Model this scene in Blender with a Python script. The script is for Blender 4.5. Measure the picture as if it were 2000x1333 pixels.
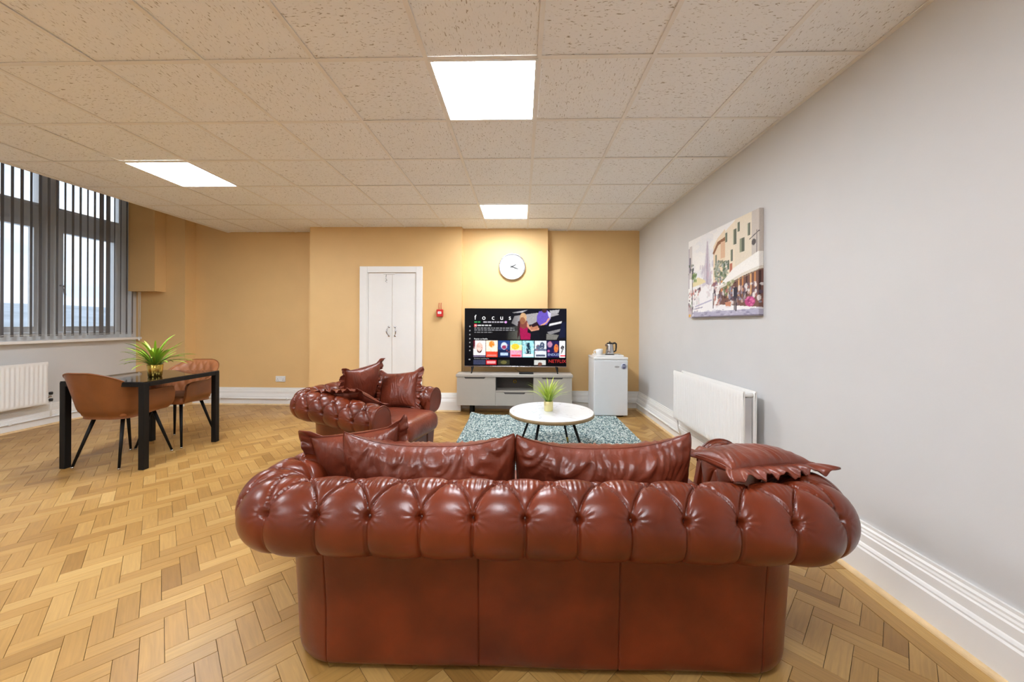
import bpy, bmesh, math, random
import numpy as np
from mathutils import Vector, Matrix, noise as mnoise

random.seed(7)
rng = np.random.default_rng(7)
for o in list(bpy.data.objects):
    bpy.data.objects.remove(o)
scene = bpy.context.scene
COL = scene.collection
PI = math.pi
R = math.radians

# ------------------------------------------------------------------ camera
FPX, CX, CY, HC = 721.0, 1000.0, 632.0, 1.28
YAW, ROLL = R(1.4), R(0.25)
cam_d = bpy.data.cameras.new('camera')
cam = bpy.data.objects.new('camera', cam_d)
COL.objects.link(cam)
scene.camera = cam
cam_d.sensor_fit = 'HORIZONTAL'
cam_d.sensor_width = 36.0
cam_d.lens = 36.0 * FPX / 2000.0
cam_d.shift_y = -(666.5 - CY) / 2000.0
cam_d.clip_start = 0.02
cam_d.clip_end = 3000
cam.matrix_world = (Matrix.Translation((0, 0, HC)) @ Matrix.Rotation(YAW, 4, 'Z')
                    @ Matrix.Rotation(PI / 2, 4, 'X') @ Matrix.Rotation(ROLL, 4, 'Z'))


def P(px, py, x=None, y=None, z=None):
    """photo pixel -> point on the plane x=, y= or z= of the room"""
    u = (px - CX) / FPX
    v = (CY - py) / FPX
    c, s = math.cos(ROLL), math.sin(ROLL)
    u, v = u * c - v * s, u * s + v * c
    d = (u * math.cos(YAW) - math.sin(YAW), u * math.sin(YAW) + math.cos(YAW), v)
    t = x / d[0] if x is not None else y / d[1] if y is not None else (z - HC) / d[2]
    return Vector((t * d[0], t * d[1], HC + t * d[2]))


def proj(p):
    r = p[0] * math.cos(YAW) + p[1] * math.sin(YAW)
    f = -p[0] * math.sin(YAW) + p[1] * math.cos(YAW)
    if f < 0.05:
        return None
    u, w = r / f, (p[2] - HC) / f
    c, s = math.cos(ROLL), math.sin(ROLL)
    return (CX + FPX * (u * c + w * s), CY - FPX * (-u * s + w * c))


# ------------------------------------------------------------------ world, exposure
scene.view_settings.view_transform = 'Standard'
scene.view_settings.look = 'None'
scene.view_settings.gamma = 1.0
scene.view_settings.use_curve_mapping = False
scene.view_settings.exposure = 0.62
PANEL_STRENGTH = 32.0
SKY_STRENGTH = 1.25

world = bpy.data.worlds.new('overcast_sky')
scene.world = world
world.use_nodes = True
wn, wl = world.node_tree.nodes, world.node_tree.links
wn.clear()
w_out = wn.new('ShaderNodeOutputWorld')
w_bg = wn.new('ShaderNodeBackground')
w_tc = wn.new('ShaderNodeTexCoord')
w_map = wn.new('ShaderNodeMapping')
w_map.inputs['Scale'].default_value = (2.0, 2.0, 7.0)
w_noise = wn.new('ShaderNodeTexNoise')
w_noise.inputs['Scale'].default_value = 2.2
w_noise.inputs['Detail'].default_value = 5
w_ramp = wn.new('ShaderNodeValToRGB')
w_ramp.color_ramp.elements[0].position = 0.38
w_ramp.color_ramp.elements[0].color = (0.62, 0.74, 0.92, 1)
w_ramp.color_ramp.elements[1].position = 0.62
w_ramp.color_ramp.elements[1].color = (0.95, 0.95, 0.96, 1)
w_bg.inputs['Strength'].default_value = SKY_STRENGTH
wl.new(w_tc.outputs['Generated'], w_map.inputs['Vector'])
wl.new(w_map.outputs['Vector'], w_noise.inputs['Vector'])
wl.new(w_noise.outputs['Fac'], w_ramp.inputs['Fac'])
wl.new(w_ramp.outputs['Color'], w_bg.inputs['Color'])
wl.new(w_bg.outputs['Background'], w_out.inputs['Surface'])


# ------------------------------------------------------------------ materials
def srgb(r, g, b):
    f = lambda c: ((c / 255 + 0.055) / 1.055) ** 2.4 if c > 10 else c / 255 / 12.92
    return (f(r), f(g), f(b), 1)


def mat(name, col, rough=0.5, metal=0.0, var=0.0, vscale=8.0, bump=0.0, bscale=40.0, coat=0.0, spec=0.5, detail=4):
    """principled material with optional procedural colour mottling and bump"""
    m = bpy.data.materials.new(name)
    m.use_nodes = True
    n, l = m.node_tree.nodes, m.node_tree.links
    b = n['Principled BSDF']
    b.inputs['Base Color'].default_value = col
    b.inputs['Roughness'].default_value = rough
    b.inputs['Metallic'].default_value = metal
    b.inputs['Coat Weight'].default_value = coat
    b.inputs['Specular IOR Level'].default_value = spec
    if var or bump:
        tc = n.new('ShaderNodeTexCoord')
    if var:
        nz = n.new('ShaderNodeTexNoise')
        nz.inputs['Scale'].default_value = vscale
        nz.inputs['Detail'].default_value = detail
        mr = n.new('ShaderNodeMapRange')
        mr.inputs[1].default_value, mr.inputs[2].default_value = 0.3, 0.7
        mr.inputs[3].default_value, mr.inputs[4].default_value = 1 - var, 1 + var
        mx = n.new('ShaderNodeMix')
        mx.data_type = 'RGBA'
        mx.blend_type = 'MULTIPLY'
        mx.inputs[0].default_value = 1.0
        mx.inputs[6].default_value = col
        l.new(tc.outputs['Object'], nz.inputs['Vector'])
        l.new(nz.outputs['Fac'], mr.inputs[0])
        l.new(mr.outputs[0], mx.inputs[7])
        l.new(mx.outputs[2], b.inputs['Base Color'])
    if bump:
        nb = n.new('ShaderNodeTexNoise')
        nb.inputs['Scale'].default_value = bscale
        nb.inputs['Detail'].default_value = 3
        bp = n.new('ShaderNodeBump')
        bp.inputs['Strength'].default_value = bump
        bp.inputs['Distance'].default_value = 0.004
        l.new(tc.outputs['Object'], nb.inputs['Vector'])
        l.new(nb.outputs['Fac'], bp.inputs['Height'])
        l.new(bp.outputs['Normal'], b.inputs['Normal'])
    return m


def emit_mat(name, col, strength):
    m = bpy.data.materials.new(name)
    m.use_nodes = True
    n, l = m.node_tree.nodes, m.node_tree.links
    b = n['Principled BSDF']
    b.inputs['Base Color'].default_value = (0.8, 0.8, 0.8, 1) if strength > 2 else (0.01, 0.01, 0.01, 1)
    b.inputs['Emission Color'].default_value = col
    b.inputs['Emission Strength'].default_value = strength
    return m


def attr_mat(name, attr, rough, emission=None):
    m = bpy.data.materials.new(name)
    m.use_nodes = True
    n, l = m.node_tree.nodes, m.node_tree.links
    b = n['Principled BSDF']
    a = n.new('ShaderNodeAttribute')
    a.attribute_name = attr
    b.inputs['Roughness'].default_value = rough
    if emission:
        b.inputs['Base Color'].default_value = (0.004, 0.004, 0.005, 1)
        b.inputs['Specular IOR Level'].default_value = 0.12
        l.new(a.outputs['Color'], b.inputs['Emission Color'])
        b.inputs['Emission Strength'].default_value = emission
    else:
        l.new(a.outputs['Color'], b.inputs['Base Color'])
    return m


M = {}
M['gold'] = mat('gold_paint', srgb(227, 189, 131), 0.62, var=0.02, vscale=3, bump=0.05, bscale=180)
M['grey'] = mat('grey_paint', srgb(212, 212, 212), 0.55, var=0.02, vscale=2.5, bump=0.05, bscale=180)
M['cream'] = mat('cream_paint', srgb(236, 232, 226), 0.6, var=0.02, vscale=3)
M['white'] = mat('white_gloss', srgb(238, 237, 234), 0.3, var=0.01, vscale=5)
M['upvc'] = mat('white_plastic', srgb(235, 236, 236), 0.28, var=0.01)
M['wood_bead'] = mat('pale_wood_bead', srgb(226, 196, 150), 0.45, var=0.12, vscale=14)
M['grid'] = mat('ceiling_grid', srgb(236, 232, 226), 0.45, var=0.02)
M['black'] = mat('black_metal', srgb(8, 8, 9), 0.55, var=0.05, spec=0.3)
M['chrome'] = mat('chrome', srgb(205, 205, 208), 0.18, metal=1.0, var=0.03)
M['brass'] = mat('brass', srgb(196, 168, 84), 0.26, metal=1.0, var=0.05, vscale=20)
M['palebrass'] = mat('pale_brass', srgb(236, 226, 166), 0.36, metal=0.6, var=0.05, vscale=20)
M['plastic_black'] = mat('black_plastic', srgb(20, 20, 22), 0.35, var=0.03)
M['red'] = mat('red_plastic', srgb(196, 32, 26), 0.35, var=0.04)
M['ceramic'] = mat('white_ceramic', srgb(240, 240, 238), 0.16, var=0.01)
M['taupe'] = mat('taupe_laminate', srgb(176, 169, 159), 0.42, var=0.025, vscale=5)
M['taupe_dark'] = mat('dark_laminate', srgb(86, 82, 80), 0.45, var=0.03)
M['fridge'] = mat('fridge_enamel', srgb(226, 229, 231), 0.3, var=0.01)
M['tan'] = mat('tan_leather', srgb(124, 73, 35), 0.42, var=0.10, vscale=9, bump=0.12, bscale=90)
M['tan_in'] = mat('quilted_tan_leather', srgb(150, 92, 53), 0.42, var=0.08, vscale=9, bump=0.12, bscale=90)
M['glass_black'] = mat('black_glass', srgb(12, 12, 13), 0.05, var=0.02, coat=0.4)
M['soil'] = mat('dark_moss', srgb(40, 62, 22), 0.9, var=0.3, vscale=60)
M['dark'] = mat('dark_lining', srgb(24, 20, 18), 0.8, var=0.1)
M['ink'] = mat('grey_ink', srgb(120, 124, 128), 0.6, var=0.02)
M['navy'] = mat('navy_print', srgb(52, 60, 104), 0.5, var=0.02)
M['pale_navy'] = mat('pale_print', srgb(206, 212, 228), 0.5, var=0.02)
M['frame_edge'] = mat('table_edge_wood', srgb(150, 128, 92), 0.45, var=0.1, vscale=25)
M['hill'] = mat('hazy_hillside', srgb(178, 186, 194), 0.95, var=0.16, vscale=0.05, detail=8)
M['house'] = mat('pale_render', srgb(214, 214, 214), 0.9, var=0.05, vscale=0.3)
M['house_roof'] = mat('slate_roof', srgb(150, 154, 162), 0.9, var=0.08, vscale=0.5)


def leather(name, dark, light, rough, wrinkle):
    m = bpy.data.materials.new(name)
    m.use_nodes = True
    n, l = m.node_tree.nodes, m.node_tree.links
    b = n['Principled BSDF']
    tc = n.new('ShaderNodeTexCoord')
    nz = n.new('ShaderNodeTexNoise')
    nz.inputs['Scale'].default_value = 5.0
    nz.inputs['Detail'].default_value = 6
    rp = n.new('ShaderNodeValToRGB')
    rp.color_ramp.elements[0].position = 0.30
    rp.color_ramp.elements[0].color = dark
    rp.color_ramp.elements[1].position = 0.72
    rp.color_ramp.elements[1].color = light
    l.new(tc.outputs['Object'], nz.inputs['Vector'])
    l.new(nz.outputs['Fac'], rp.inputs['Fac'])
    l.new(rp.outputs['Color'], b.inputs['Base Color'])
    b.inputs['Roughness'].default_value = rough
    b.inputs['Specular IOR Level'].default_value = 0.45
    b.inputs['Coat Weight'].default_value = 0.12
    b.inputs['Coat Roughness'].default_value = 0.3
    gr = n.new('ShaderNodeTexVoronoi')
    gr.inputs['Scale'].default_value = 420
    wr = n.new('ShaderNodeTexNoise')
    wr.inputs['Scale'].default_value = 22
    wr.inputs['Detail'].default_value = 5
    wr.inputs['Distortion'].default_value = 1.2
    b1 = n.new('ShaderNodeBump')
    b1.inputs['Strength'].default_value = 0.10
    b1.inputs['Distance'].default_value = 0.001
    b2 = n.new('ShaderNodeBump')
    b2.inputs['Strength'].default_value = wrinkle
    b2.inputs['Distance'].default_value = 0.006
    l.new(tc.outputs['Object'], gr.inputs['Vector'])
    l.new(tc.outputs['Object'], wr.inputs['Vector'])
    l.new(gr.outputs['Distance'], b1.inputs['Height'])
    l.new(wr.outputs['Fac'], b2.inputs['Height'])
    l.new(b1.outputs['Normal'], b2.inputs['Normal'])
    l.new(b2.outputs['Normal'], b.inputs['Normal'])
    return m


M['leather'] = leather('oxblood_leather', srgb(84, 30, 12), srgb(121, 48, 22), 0.31, 0.10)
M['leather_soft'] = leather('worn_oxblood_leather', srgb(94, 40, 25), srgb(134, 62, 41), 0.33, 0.5)
M['leather_dark'] = leather('dark_button_leather', srgb(62, 20, 12), srgb(92, 34, 20), 0.35, 0.1)


def parquet_mat():
    m = bpy.data.materials.new('oak_parquet')
    m.use_nodes = True
    n, l = m.node_tree.nodes, m.node_tree.links
    b = n['Principled BSDF']
    a = n.new('ShaderNodeAttribute')
    a.attribute_name = 'tone'
    rp = n.new('ShaderNodeValToRGB')
    e = rp.color_ramp.elements
    e[0].position, e[0].color = 0.0, srgb(146, 106, 53)
    e[1].position, e[1].color = 1.0, srgb(200, 162, 99)
    x = e.new(0.5)
    x.color = srgb(176, 134, 72)
    l.new(a.outputs['Fac'], rp.inputs['Fac'])
    uv = n.new('ShaderNodeUVMap')
    uv.uv_map = 'grain'
    mp = n.new('ShaderNodeMapping')
    mp.inputs['Scale'].default_value = (6, 90, 1)
    nz = n.new('ShaderNodeTexNoise')
    nz.inputs['Scale'].default_value = 1.0
    nz.inputs['Detail'].default_value = 4
    nz.inputs['Distortion'].default_value = 0.6
    l.new(uv.outputs['UV'], mp.inputs['Vector'])
    l.new(mp.outputs['Vector'], nz.inputs['Vector'])
    mr = n.new('ShaderNodeMapRange')
    mr.inputs[1].default_value, mr.inputs[2].default_value = 0.25, 0.75
    mr.inputs[3].default_value, mr.inputs[4].default_value = 0.84, 1.10
    l.new(nz.outputs['Fac'], mr.inputs[0])
    mx = n.new('ShaderNodeMix')
    mx.data_type = 'RGBA'
    mx.blend_type = 'MULTIPLY'
    mx.inputs[0].default_value = 1.0
    l.new(rp.outputs['Color'], mx.inputs[6])
    l.new(mr.outputs[0], mx.inputs[7])
    # worn scuffs
    tc = n.new('ShaderNodeTexCoord')
    nw = n.new('ShaderNodeTexNoise')
    nw.inputs['Scale'].default_value = 1.1
    nw.inputs['Detail'].default_value = 5
    l.new(tc.outputs['Object'], nw.inputs['Vector'])
    mw = n.new('ShaderNodeMapRange')
    mw.inputs[1].default_value, mw.inputs[2].default_value = 0.3, 0.7
    mw.inputs[3].default_value, mw.inputs[4].default_value = 0.30, 0.46
    l.new(nw.outputs['Fac'], mw.inputs[0])
    l.new(mw.outputs[0], b.inputs['Roughness'])
    l.new(mx.outputs[2], b.inputs['Base Color'])
    bp = n.new('ShaderNodeBump')
    bp.inputs['Strength'].default_value = 0.06
    bp.inputs['Distance'].default_value = 0.002
    l.new(nz.outputs['Fac'], bp.inputs['Height'])
    l.new(bp.outputs['Normal'], b.inputs['Normal'])
    return m


def tile_mat():
    """mineral fibre ceiling tile: short dark fissures along the tile's own grain"""
    m = bpy.data.materials.new('fissured_ceiling_tile')
    m.use_nodes = True
    n, l = m.node_tree.nodes, m.node_tree.links
    b = n['Principled BSDF']
    b.inputs['Roughness'].default_value = 0.9
    uv = n.new('ShaderNodeUVMap')
    uv.uv_map = 'grain'
    mp = n.new('ShaderNodeMapping')
    mp.inputs['Scale'].default_value = (42, 125, 1)
    nz = n.new('ShaderNodeTexNoise')
    nz.inputs['Scale'].default_value = 1.0
    nz.inputs['Detail'].default_value = 1.5
    nz.inputs['Distortion'].default_value = 0.9
    rp = n.new('ShaderNodeValToRGB')
    e = rp.color_ramp.elements
    e[0].position, e[0].color = 0.29, srgb(172, 163, 150)
    e[1].position, e[1].color = 0.375, srgb(243, 243, 243)
    l.new(uv.outputs['UV'], mp.inputs['Vector'])
    l.new(mp.outputs['Vector'], nz.inputs['Vector'])
    l.new(nz.outputs['Fac'], rp.inputs['Fac'])
    l.new(rp.outputs['Color'], b.inputs['Base Color'])
    bp = n.new('ShaderNodeBump')
    bp.inputs['Strength'].default_value = 0.35
    bp.inputs['Distance'].default_value = 0.003
    l.new(rp.outputs['Alpha'], bp.inputs['Height'])
    l.new(nz.outputs['Fac'], bp.inputs['Height'])
    l.new(bp.outputs['Normal'], b.inputs['Normal'])
    return m


def rug_mat():
    m = bpy.data.materials.new('teal_shag')
    m.use_nodes = True
    n, l = m.node_tree.nodes, m.node_tree.links
    b = n['Principled BSDF']
    b.inputs['Roughness'].default_value = 0.95
    tc = n.new('ShaderNodeTexCoord')
    v = n.new('ShaderNodeTexVoronoi')
    v.inputs['Scale'].default_value = 75
    rp = n.new('ShaderNodeValToRGB')
    e = rp.color_ramp.elements
    e[0].position, e[0].color = 0.12, srgb(70, 96, 102)
    e[1].position, e[1].color = 0.85, srgb(218, 226, 220)
    x = e.new(0.45)
    x.color = srgb(140, 163, 163)
    l.new(tc.outputs['Object'], v.inputs['Vector'])
    sep = n.new('ShaderNodeSeparateColor')
    l.new(v.outputs['Color'], sep.inputs['Color'])
    l.new(sep.outputs[0], rp.inputs['Fac'])
    l.new(rp.outputs['Color'], b.inputs['Base Color'])
    return m


def marble_mat():
    m = bpy.data.materials.new('white_marble')
    m.use_nodes = True
    n, l = m.node_tree.nodes, m.node_tree.links
    b = n['Principled BSDF']
    b.inputs['Roughness'].default_value = 0.16
    tc = n.new('ShaderNodeTexCoord')
    w = n.new('ShaderNodeTexNoise')
    w.inputs['Scale'].default_value = 2.6
    w.inputs['Detail'].default_value = 7
    w.inputs['Distortion'].default_value = 1.6
    rp = n.new('ShaderNodeValToRGB')
    e = rp.color_ramp.elements
    e[0].position, e[0].color = 0.485, srgb(236, 238, 240)
    e[1].position, e[1].color = 0.515, srgb(236, 238, 240)
    x = e.new(0.5)
    x.color = srgb(206, 208, 210)
    l.new(tc.outputs['Object'], w.inputs['Vector'])
    l.new(w.outputs['Fac'], rp.inputs['Fac'])
    l.new(rp.outputs['Color'], b.inputs['Base Color'])
    return m


def pane_mat():
    m = bpy.data.materials.new('window_glass')
    m.use_nodes = True
    n, l = m.node_tree.nodes, m.node_tree.links
    n.remove(n['Principled BSDF'])
    t = n.new('ShaderNodeBsdfTransparent')
    t.inputs['Color'].default_value = (0.94, 0.96, 0.97, 1)
    g = n.new('ShaderNodeBsdfGlossy')
    g.inputs['Roughness'].default_value = 0.02
    mx = n.new('ShaderNodeMixShader')
    mx.inputs[0].default_value = 0.07
    l.new(t.outputs[0], mx.inputs[1])
    l.new(g.outputs[0], mx.inputs[2])
    l.new(mx.outputs[0], n['Material Output'].inputs['Surface'])
    return m


def slat_mat():
    m = bpy.data.materials.new('grey_blind_fabric')
    m.use_nodes = True
    n, l = m.node_tree.nodes, m.node_tree.links
    b = n['Principled BSDF']
    b.inputs['Base Color'].default_value = srgb(150, 150, 150)
    b.inputs['Roughness'].default_value = 0.85
    tc = n.new('ShaderNodeTexCoord')
    nz = n.new('ShaderNodeTexNoise')
    nz.inputs['Scale'].default_value = 300
    bp = n.new('ShaderNodeBump')
    bp.inputs['Strength'].default_value = 0.1
    l.new(tc.outputs['Object'], nz.inputs['Vector'])
    l.new(nz.outputs['Fac'], bp.inputs['Height'])
    l.new(bp.outputs['Normal'], b.inputs['Normal'])
    tr = n.new('ShaderNodeBsdfTranslucent')
    tr.inputs['Color'].default_value = srgb(150, 150, 155)
    mx = n.new('ShaderNodeMixShader')
    mx.inputs[0].default_value = 0.4
    l.new(b.outputs[0], mx.inputs[1])
    l.new(tr.outputs[0], mx.inputs[2])
    l.new(mx.outputs[0], n['Material Output'].inputs['Surface'])
    return m


def leaf_mat(name, base, tip):
    m = bpy.data.materials.new(name)
    m.use_nodes = True
    n, l = m.node_tree.nodes, m.node_tree.links
    b = n['Principled BSDF']
    b.inputs['Roughness'].default_value = 0.42
    tc = n.new('ShaderNodeTexCoord')
    sp = n.new('ShaderNodeSeparateXYZ')
    l.new(tc.outputs['Generated'], sp.inputs[0])
    oi = n.new('ShaderNodeObjectInfo')
    ad = n.new('ShaderNodeMath')
    ad.operation = 'MULTIPLY_ADD'
    ad.inputs[1].default_value = 0.5
    l.new(oi.outputs['Random'], ad.inputs[0])
    ad2 = n.new('ShaderNodeMath')
    ad2.operation = 'MULTIPLY'
    ad2.inputs[1].default_value = 0.6
    l.new(sp.outputs['Z'], ad2.inputs[0])
    l.new(ad2.outputs[0], ad.inputs[2])
    rp = n.new('ShaderNodeValToRGB')
    rp.color_ramp.elements[0].color = base
    rp.color_ramp.elements[1].color = tip
    l.new(ad.outputs[0], rp.inputs['Fac'])
    l.new(rp.outputs['Color'], b.inputs['Base Color'])
    return m


M['parquet'] = parquet_mat()
M['tile'] = tile_mat()
M['rug'] = rug_mat()
M['marble'] = marble_mat()
M['pane'] = pane_mat()
M['slat'] = slat_mat()
M['leaf'] = leaf_mat('bright_grass_leaf', srgb(52, 110, 20), srgb(206, 224, 70))
M['leaf_dark'] = leaf_mat('green_grass_leaf', srgb(24, 84, 18), srgb(176, 212, 70))
M['panel'] = emit_mat('led_diffuser', (0.89, 0.95, 1.03, 1), PANEL_STRENGTH)
M['screen'] = attr_mat('tv_picture', 'paint', 0.12, emission=1.0)
M['canvas'] = attr_mat('canvas_print', 'paint', 0.7)
M['txt_white'] = emit_mat('screen_text_white', (0.95, 0.95, 0.95, 1), 0.9)
M['txt_red'] = emit_mat('screen_text_red', (0.50, 0.012, 0.012, 1), 0.9)
M['txt_dim'] = emit_mat('screen_text_dim', (0.45, 0.45, 0.47, 1), 0.7)
M['txt_blue'] = emit_mat('screen_text_blue', (0.35, 0.45, 0.75, 1), 0.9)


# ------------------------------------------------------------------ object helpers
def obj(name, me, m=None, parent=None, loc=None, rot=None):
    o = bpy.data.objects.new(name, me)
    COL.objects.link(o)
    if m is not None and me is not None and not me.materials:
        me.materials.append(m)
    if parent is not None:
        o.parent = parent
    if loc is not None:
        o.location = loc
    if rot is not None:
        o.rotation_euler = rot
    return o


def tag(o, label, cat, group=None):
    o['label'] = label
    o['category'] = cat
    if group:
        o['group'] = group
    return o


def thing(name, label, cat, loc=(0, 0, 0), rotz=0.0, group=None):
    o = bpy.data.objects.new(name, None)
    COL.objects.link(o)
    o.empty_display_size = 0.1
    o.location = loc
    o.rotation_euler = (0, 0, rotz)
    return tag(o, label, cat, group)


def struct(o, label=None):
    o['kind'] = 'structure'
    if label:
        o['label'] = label
        o['category'] = o.name.split('_')[0]
    return o


def mesh(verts, faces, smooth=False, name='mesh'):
    me = bpy.data.meshes.new(name)
    me.from_pydata([tuple(v) for v in verts], [], faces)
    if smooth:
        me.polygons.foreach_set('use_smooth', [True] * len(me.polygons))
    me.update()
    return me


def box(x0, x1, y0, y1, z0, z1, bevel=0.0, seg=2):
    bm = bmesh.new()
    add_box(bm, x0, x1, y0, y1, z0, z1)
    return bm_mesh(bm, bevel, seg)


def add_box(bm, x0, x1, y0, y1, z0, z1):
    v = [bm.verts.new(p) for p in [(x0, y0, z0), (x1, y0, z0), (x1, y1, z0), (x0, y1, z0),
                                   (x0, y0, z1), (x1, y0, z1), (x1, y1, z1), (x0, y1, z1)]]
    for f in [(0, 3, 2, 1), (4, 5, 6, 7), (0, 1, 5, 4), (1, 2, 6, 5), (2, 3, 7, 6), (3, 0, 4, 7)]:
        bm.faces.new([v[i] for i in f])


def bm_mesh(bm, bevel=0.0, seg=2, smooth=False):
    if bevel:
        bmesh.ops.bevel(bm, geom=list(bm.edges), offset=bevel, segments=seg, profile=0.5, affect='EDGES')
    bmesh.ops.recalc_face_normals(bm, faces=list(bm.faces))
    me = bpy.data.meshes.new('mesh')
    bm.to_mesh(me)
    bm.free()
    if smooth:
        me.polygons.foreach_set('use_smooth', [True] * len(me.polygons))
    return me


def prism(poly, axis, a0, a1, bevel=0.0):
    """extrude a 2-D polygon along an axis ('x': poly=(y,z), 'y': poly=(x,z), 'z': poly=(x,y))"""
    def pt(p, a):
        return {'x': (a, p[0], p[1]), 'y': (p[0], a, p[1]), 'z': (p[0], p[1], a)}[axis]
    bm = bmesh.new()
    A = [bm.verts.new(pt(p, a0)) for p in poly]
    B = [bm.verts.new(pt(p, a1)) for p in poly]
    bm.faces.new(A)
    bm.faces.new(B[::-1])
    k = len(poly)
    for i in range(k):
        bm.faces.new([A[i], A[(i + 1) % k], B[(i + 1) % k], B[i]])
    return bm_mesh(bm, bevel)


def lathe(profile, seg=32, smooth=True, cap=True):
    verts, faces = [], []
    k = len(profile)
    for i in range(seg):
        a = 2 * PI * i / seg
        for r, z in profile:
            verts.append((r * math.cos(a), r * math.sin(a), z))
    for i in range(seg):
        j = (i + 1) % seg
        for q in range(k - 1):
            faces.append((i * k + q, j * k + q, j * k + q + 1, i * k + q + 1))
    if cap:
        if profile[0][0] > 1e-5:
            faces.append(tuple(i * k for i in range(seg))[::-1])
        if profile[-1][0] > 1e-5:
            faces.append(tuple(i * k + k - 1 for i in range(seg)))
    return mesh(verts, faces, smooth)


def tube(pts, rad, seg=10, closed=False):
    """tube along points; rad is a number or one per point"""
    pts = [Vector(p) for p in pts]
    n = len(pts)
    rad = [rad] * n if not hasattr(rad, '__len__') else rad
    verts, faces = [], []
    up = None
    for i, p in enumerate(pts):
        a = pts[(i - 1) % n] if (closed or i > 0) else pts[i]
        b = pts[(i + 1) % n] if (closed or i < n - 1) else pts[i]
        t = (b - a).normalized()
        if up is None:
            up = Vector((0, 0, 1)) if abs(t.z) < 0.9 else Vector((1, 0, 0))
        s = t.cross(up).normalized()
        up = s.cross(t).normalized()
        for k in range(seg):
            an = 2 * PI * k / seg
            verts.append(p + (s * math.cos(an) + up * math.sin(an)) * rad[i])
    m = n if closed else n - 1
    for i in range(m):
        j = (i + 1) % n
        for k in range(seg):
            l = (k + 1) % seg
            faces.append((i * seg + k, i * seg + l, j * seg + l, j * seg + k))
    if not closed:
        faces.append(tuple(range(seg))[::-1])
        faces.append(tuple((n - 1) * seg + k for k in range(seg)))
    return mesh(verts, faces, True)


def grid_mesh(V, closed_u=False, smooth=True, flip=False):
    """V: array (nu, nv, 3)"""
    nu, nv = V.shape[:2]
    me = bpy.data.meshes.new('mesh')
    idx = np.arange(nu * nv).reshape(nu, nv)
    if closed_u:
        a, b = idx, np.roll(idx, -1, 0)
    else:
        a, b = idx[:-1], idx[1:]
    q = np.stack([a[:, :-1], b[:, :-1], b[:, 1:], a[:, 1:]], -1).reshape(-1, 4)
    if flip:
        q = q[:, ::-1]
    nf = len(q)
    me.vertices.add(nu * nv)
    me.vertices.foreach_set('co', V.reshape(-1).astype(np.float32))
    me.loops.add(nf * 4)
    me.loops.foreach_set('vertex_index', q.reshape(-1).astype(np.int32))
    me.polygons.add(nf)
    me.polygons.foreach_set('loop_start', np.arange(0, nf * 4, 4, dtype=np.int32))
    me.polygons.foreach_set('loop_total', np.full(nf, 4, dtype=np.int32))
    me.polygons.foreach_set('use_smooth', np.full(nf, smooth))
    me.update(calc_edges=True)
    me.validate()
    return me


def text_mesh(body, size, depth=0.0, align='LEFT', spacing=1.0):
    c = bpy.data.curves.new('lettering', 'FONT')
    c.body = body
    c.size = size
    c.extrude = depth
    c.align_x = align
    c.space_character = spacing
    c.resolution_u = 3
    o = bpy.data.objects.new('lettering', c)
    COL.objects.link(o)
    dg = bpy.context.evaluated_depsgraph_get()
    me = bpy.data.meshes.new_from_object(o.evaluated_get(dg))
    bpy.data.objects.remove(o)
    bpy.data.curves.remove(c)
    return me


def smooth01(t):
    t = np.clip(t, 0, 1)
    return t * t * (3 - 2 * t)


# ================================================================== ROOM
XL, XR = -5.86, 1.775          # left (window) and right walls
YB, YF = 5.66, -2.6            # far and near ends
ZC, ZU = 2.68, 3.55            # suspended ceiling, soffit over the window bay
XE = -4.56                     # left edge of the suspended ceiling

# ---- back wall with its steps: pier, recess, cupboard front, chimney breast, alcove
bw = [(XL - 0.3, 5.48), (-5.10, 5.48), (-5.10, 5.66), (-3.11, 5.66), (-3.11, 5.36), (-0.866, 5.36),
      (-0.866, 5.47), (0.393, 5.47), (0.393, 5.60), (XR + 0.3, 5.60), (XR + 0.3, 6.0), (XL - 0.3, 6.0)]
struct(obj('wall_back', prism(bw, 'z', -0.05, ZU + 0.1), M['gold']), 'gold painted far wall stepping around cupboard and chimney breast')
struct(obj('wall_right', box(XR, XR + 0.25, YF, 5.6, -0.05, ZU), M['grey']), 'plain light grey wall on the right with the canvas print')
struct(obj('wall_front', box(XL - 0.25, XR + 0.25, YF - 0.2, YF, -0.05, ZU), M['cream']), 'cream wall closing the room behind the camera')

# ---- window wall: pieces around the opening
WY0, WY1, WZ0, WZ1 = 2.75, 5.42, 1.03, 3.25
wl_ = bmesh.new()
add_box(wl_, XL - 0.25, XL, YF, 5.48, -0.05, WZ0)
add_box(wl_, XL - 0.25, XL, WY1, 5.48, WZ0, ZU)
add_box(wl_, XL - 0.25, XL, YF, WY0, WZ0, ZU)
add_box(wl_, XL - 0.25, XL, WY0, WY1, WZ1, ZU)
struct(obj('wall_left', bm_mesh(wl_), M['grey']), 'grey wall under and beside the wide window')

# boxed casing hanging in the corner beside the window
cs = obj('trim_1', prism([(-5.80, 5.31), (-5.40, 5.31), (-5.40, 5.479), (-5.80, 5.479)], 'z', 1.732, ZU, 0.0), M['gold'])
struct(cs, 'gold painted boxed casing hanging beside the window')

struct(obj('ceiling_upper', box(XL - 0.25, XE - 0.02, YF, 6.0, ZU, ZU + 0.1), M['cream']), 'original plaster ceiling over the window bay')
struct(obj('trim_2', box(XE - 0.025, XE, YF, 5.66, ZC - 0.004, ZU), M['cream']), 'cream fascia along the edge of the suspended ceiling')

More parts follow.
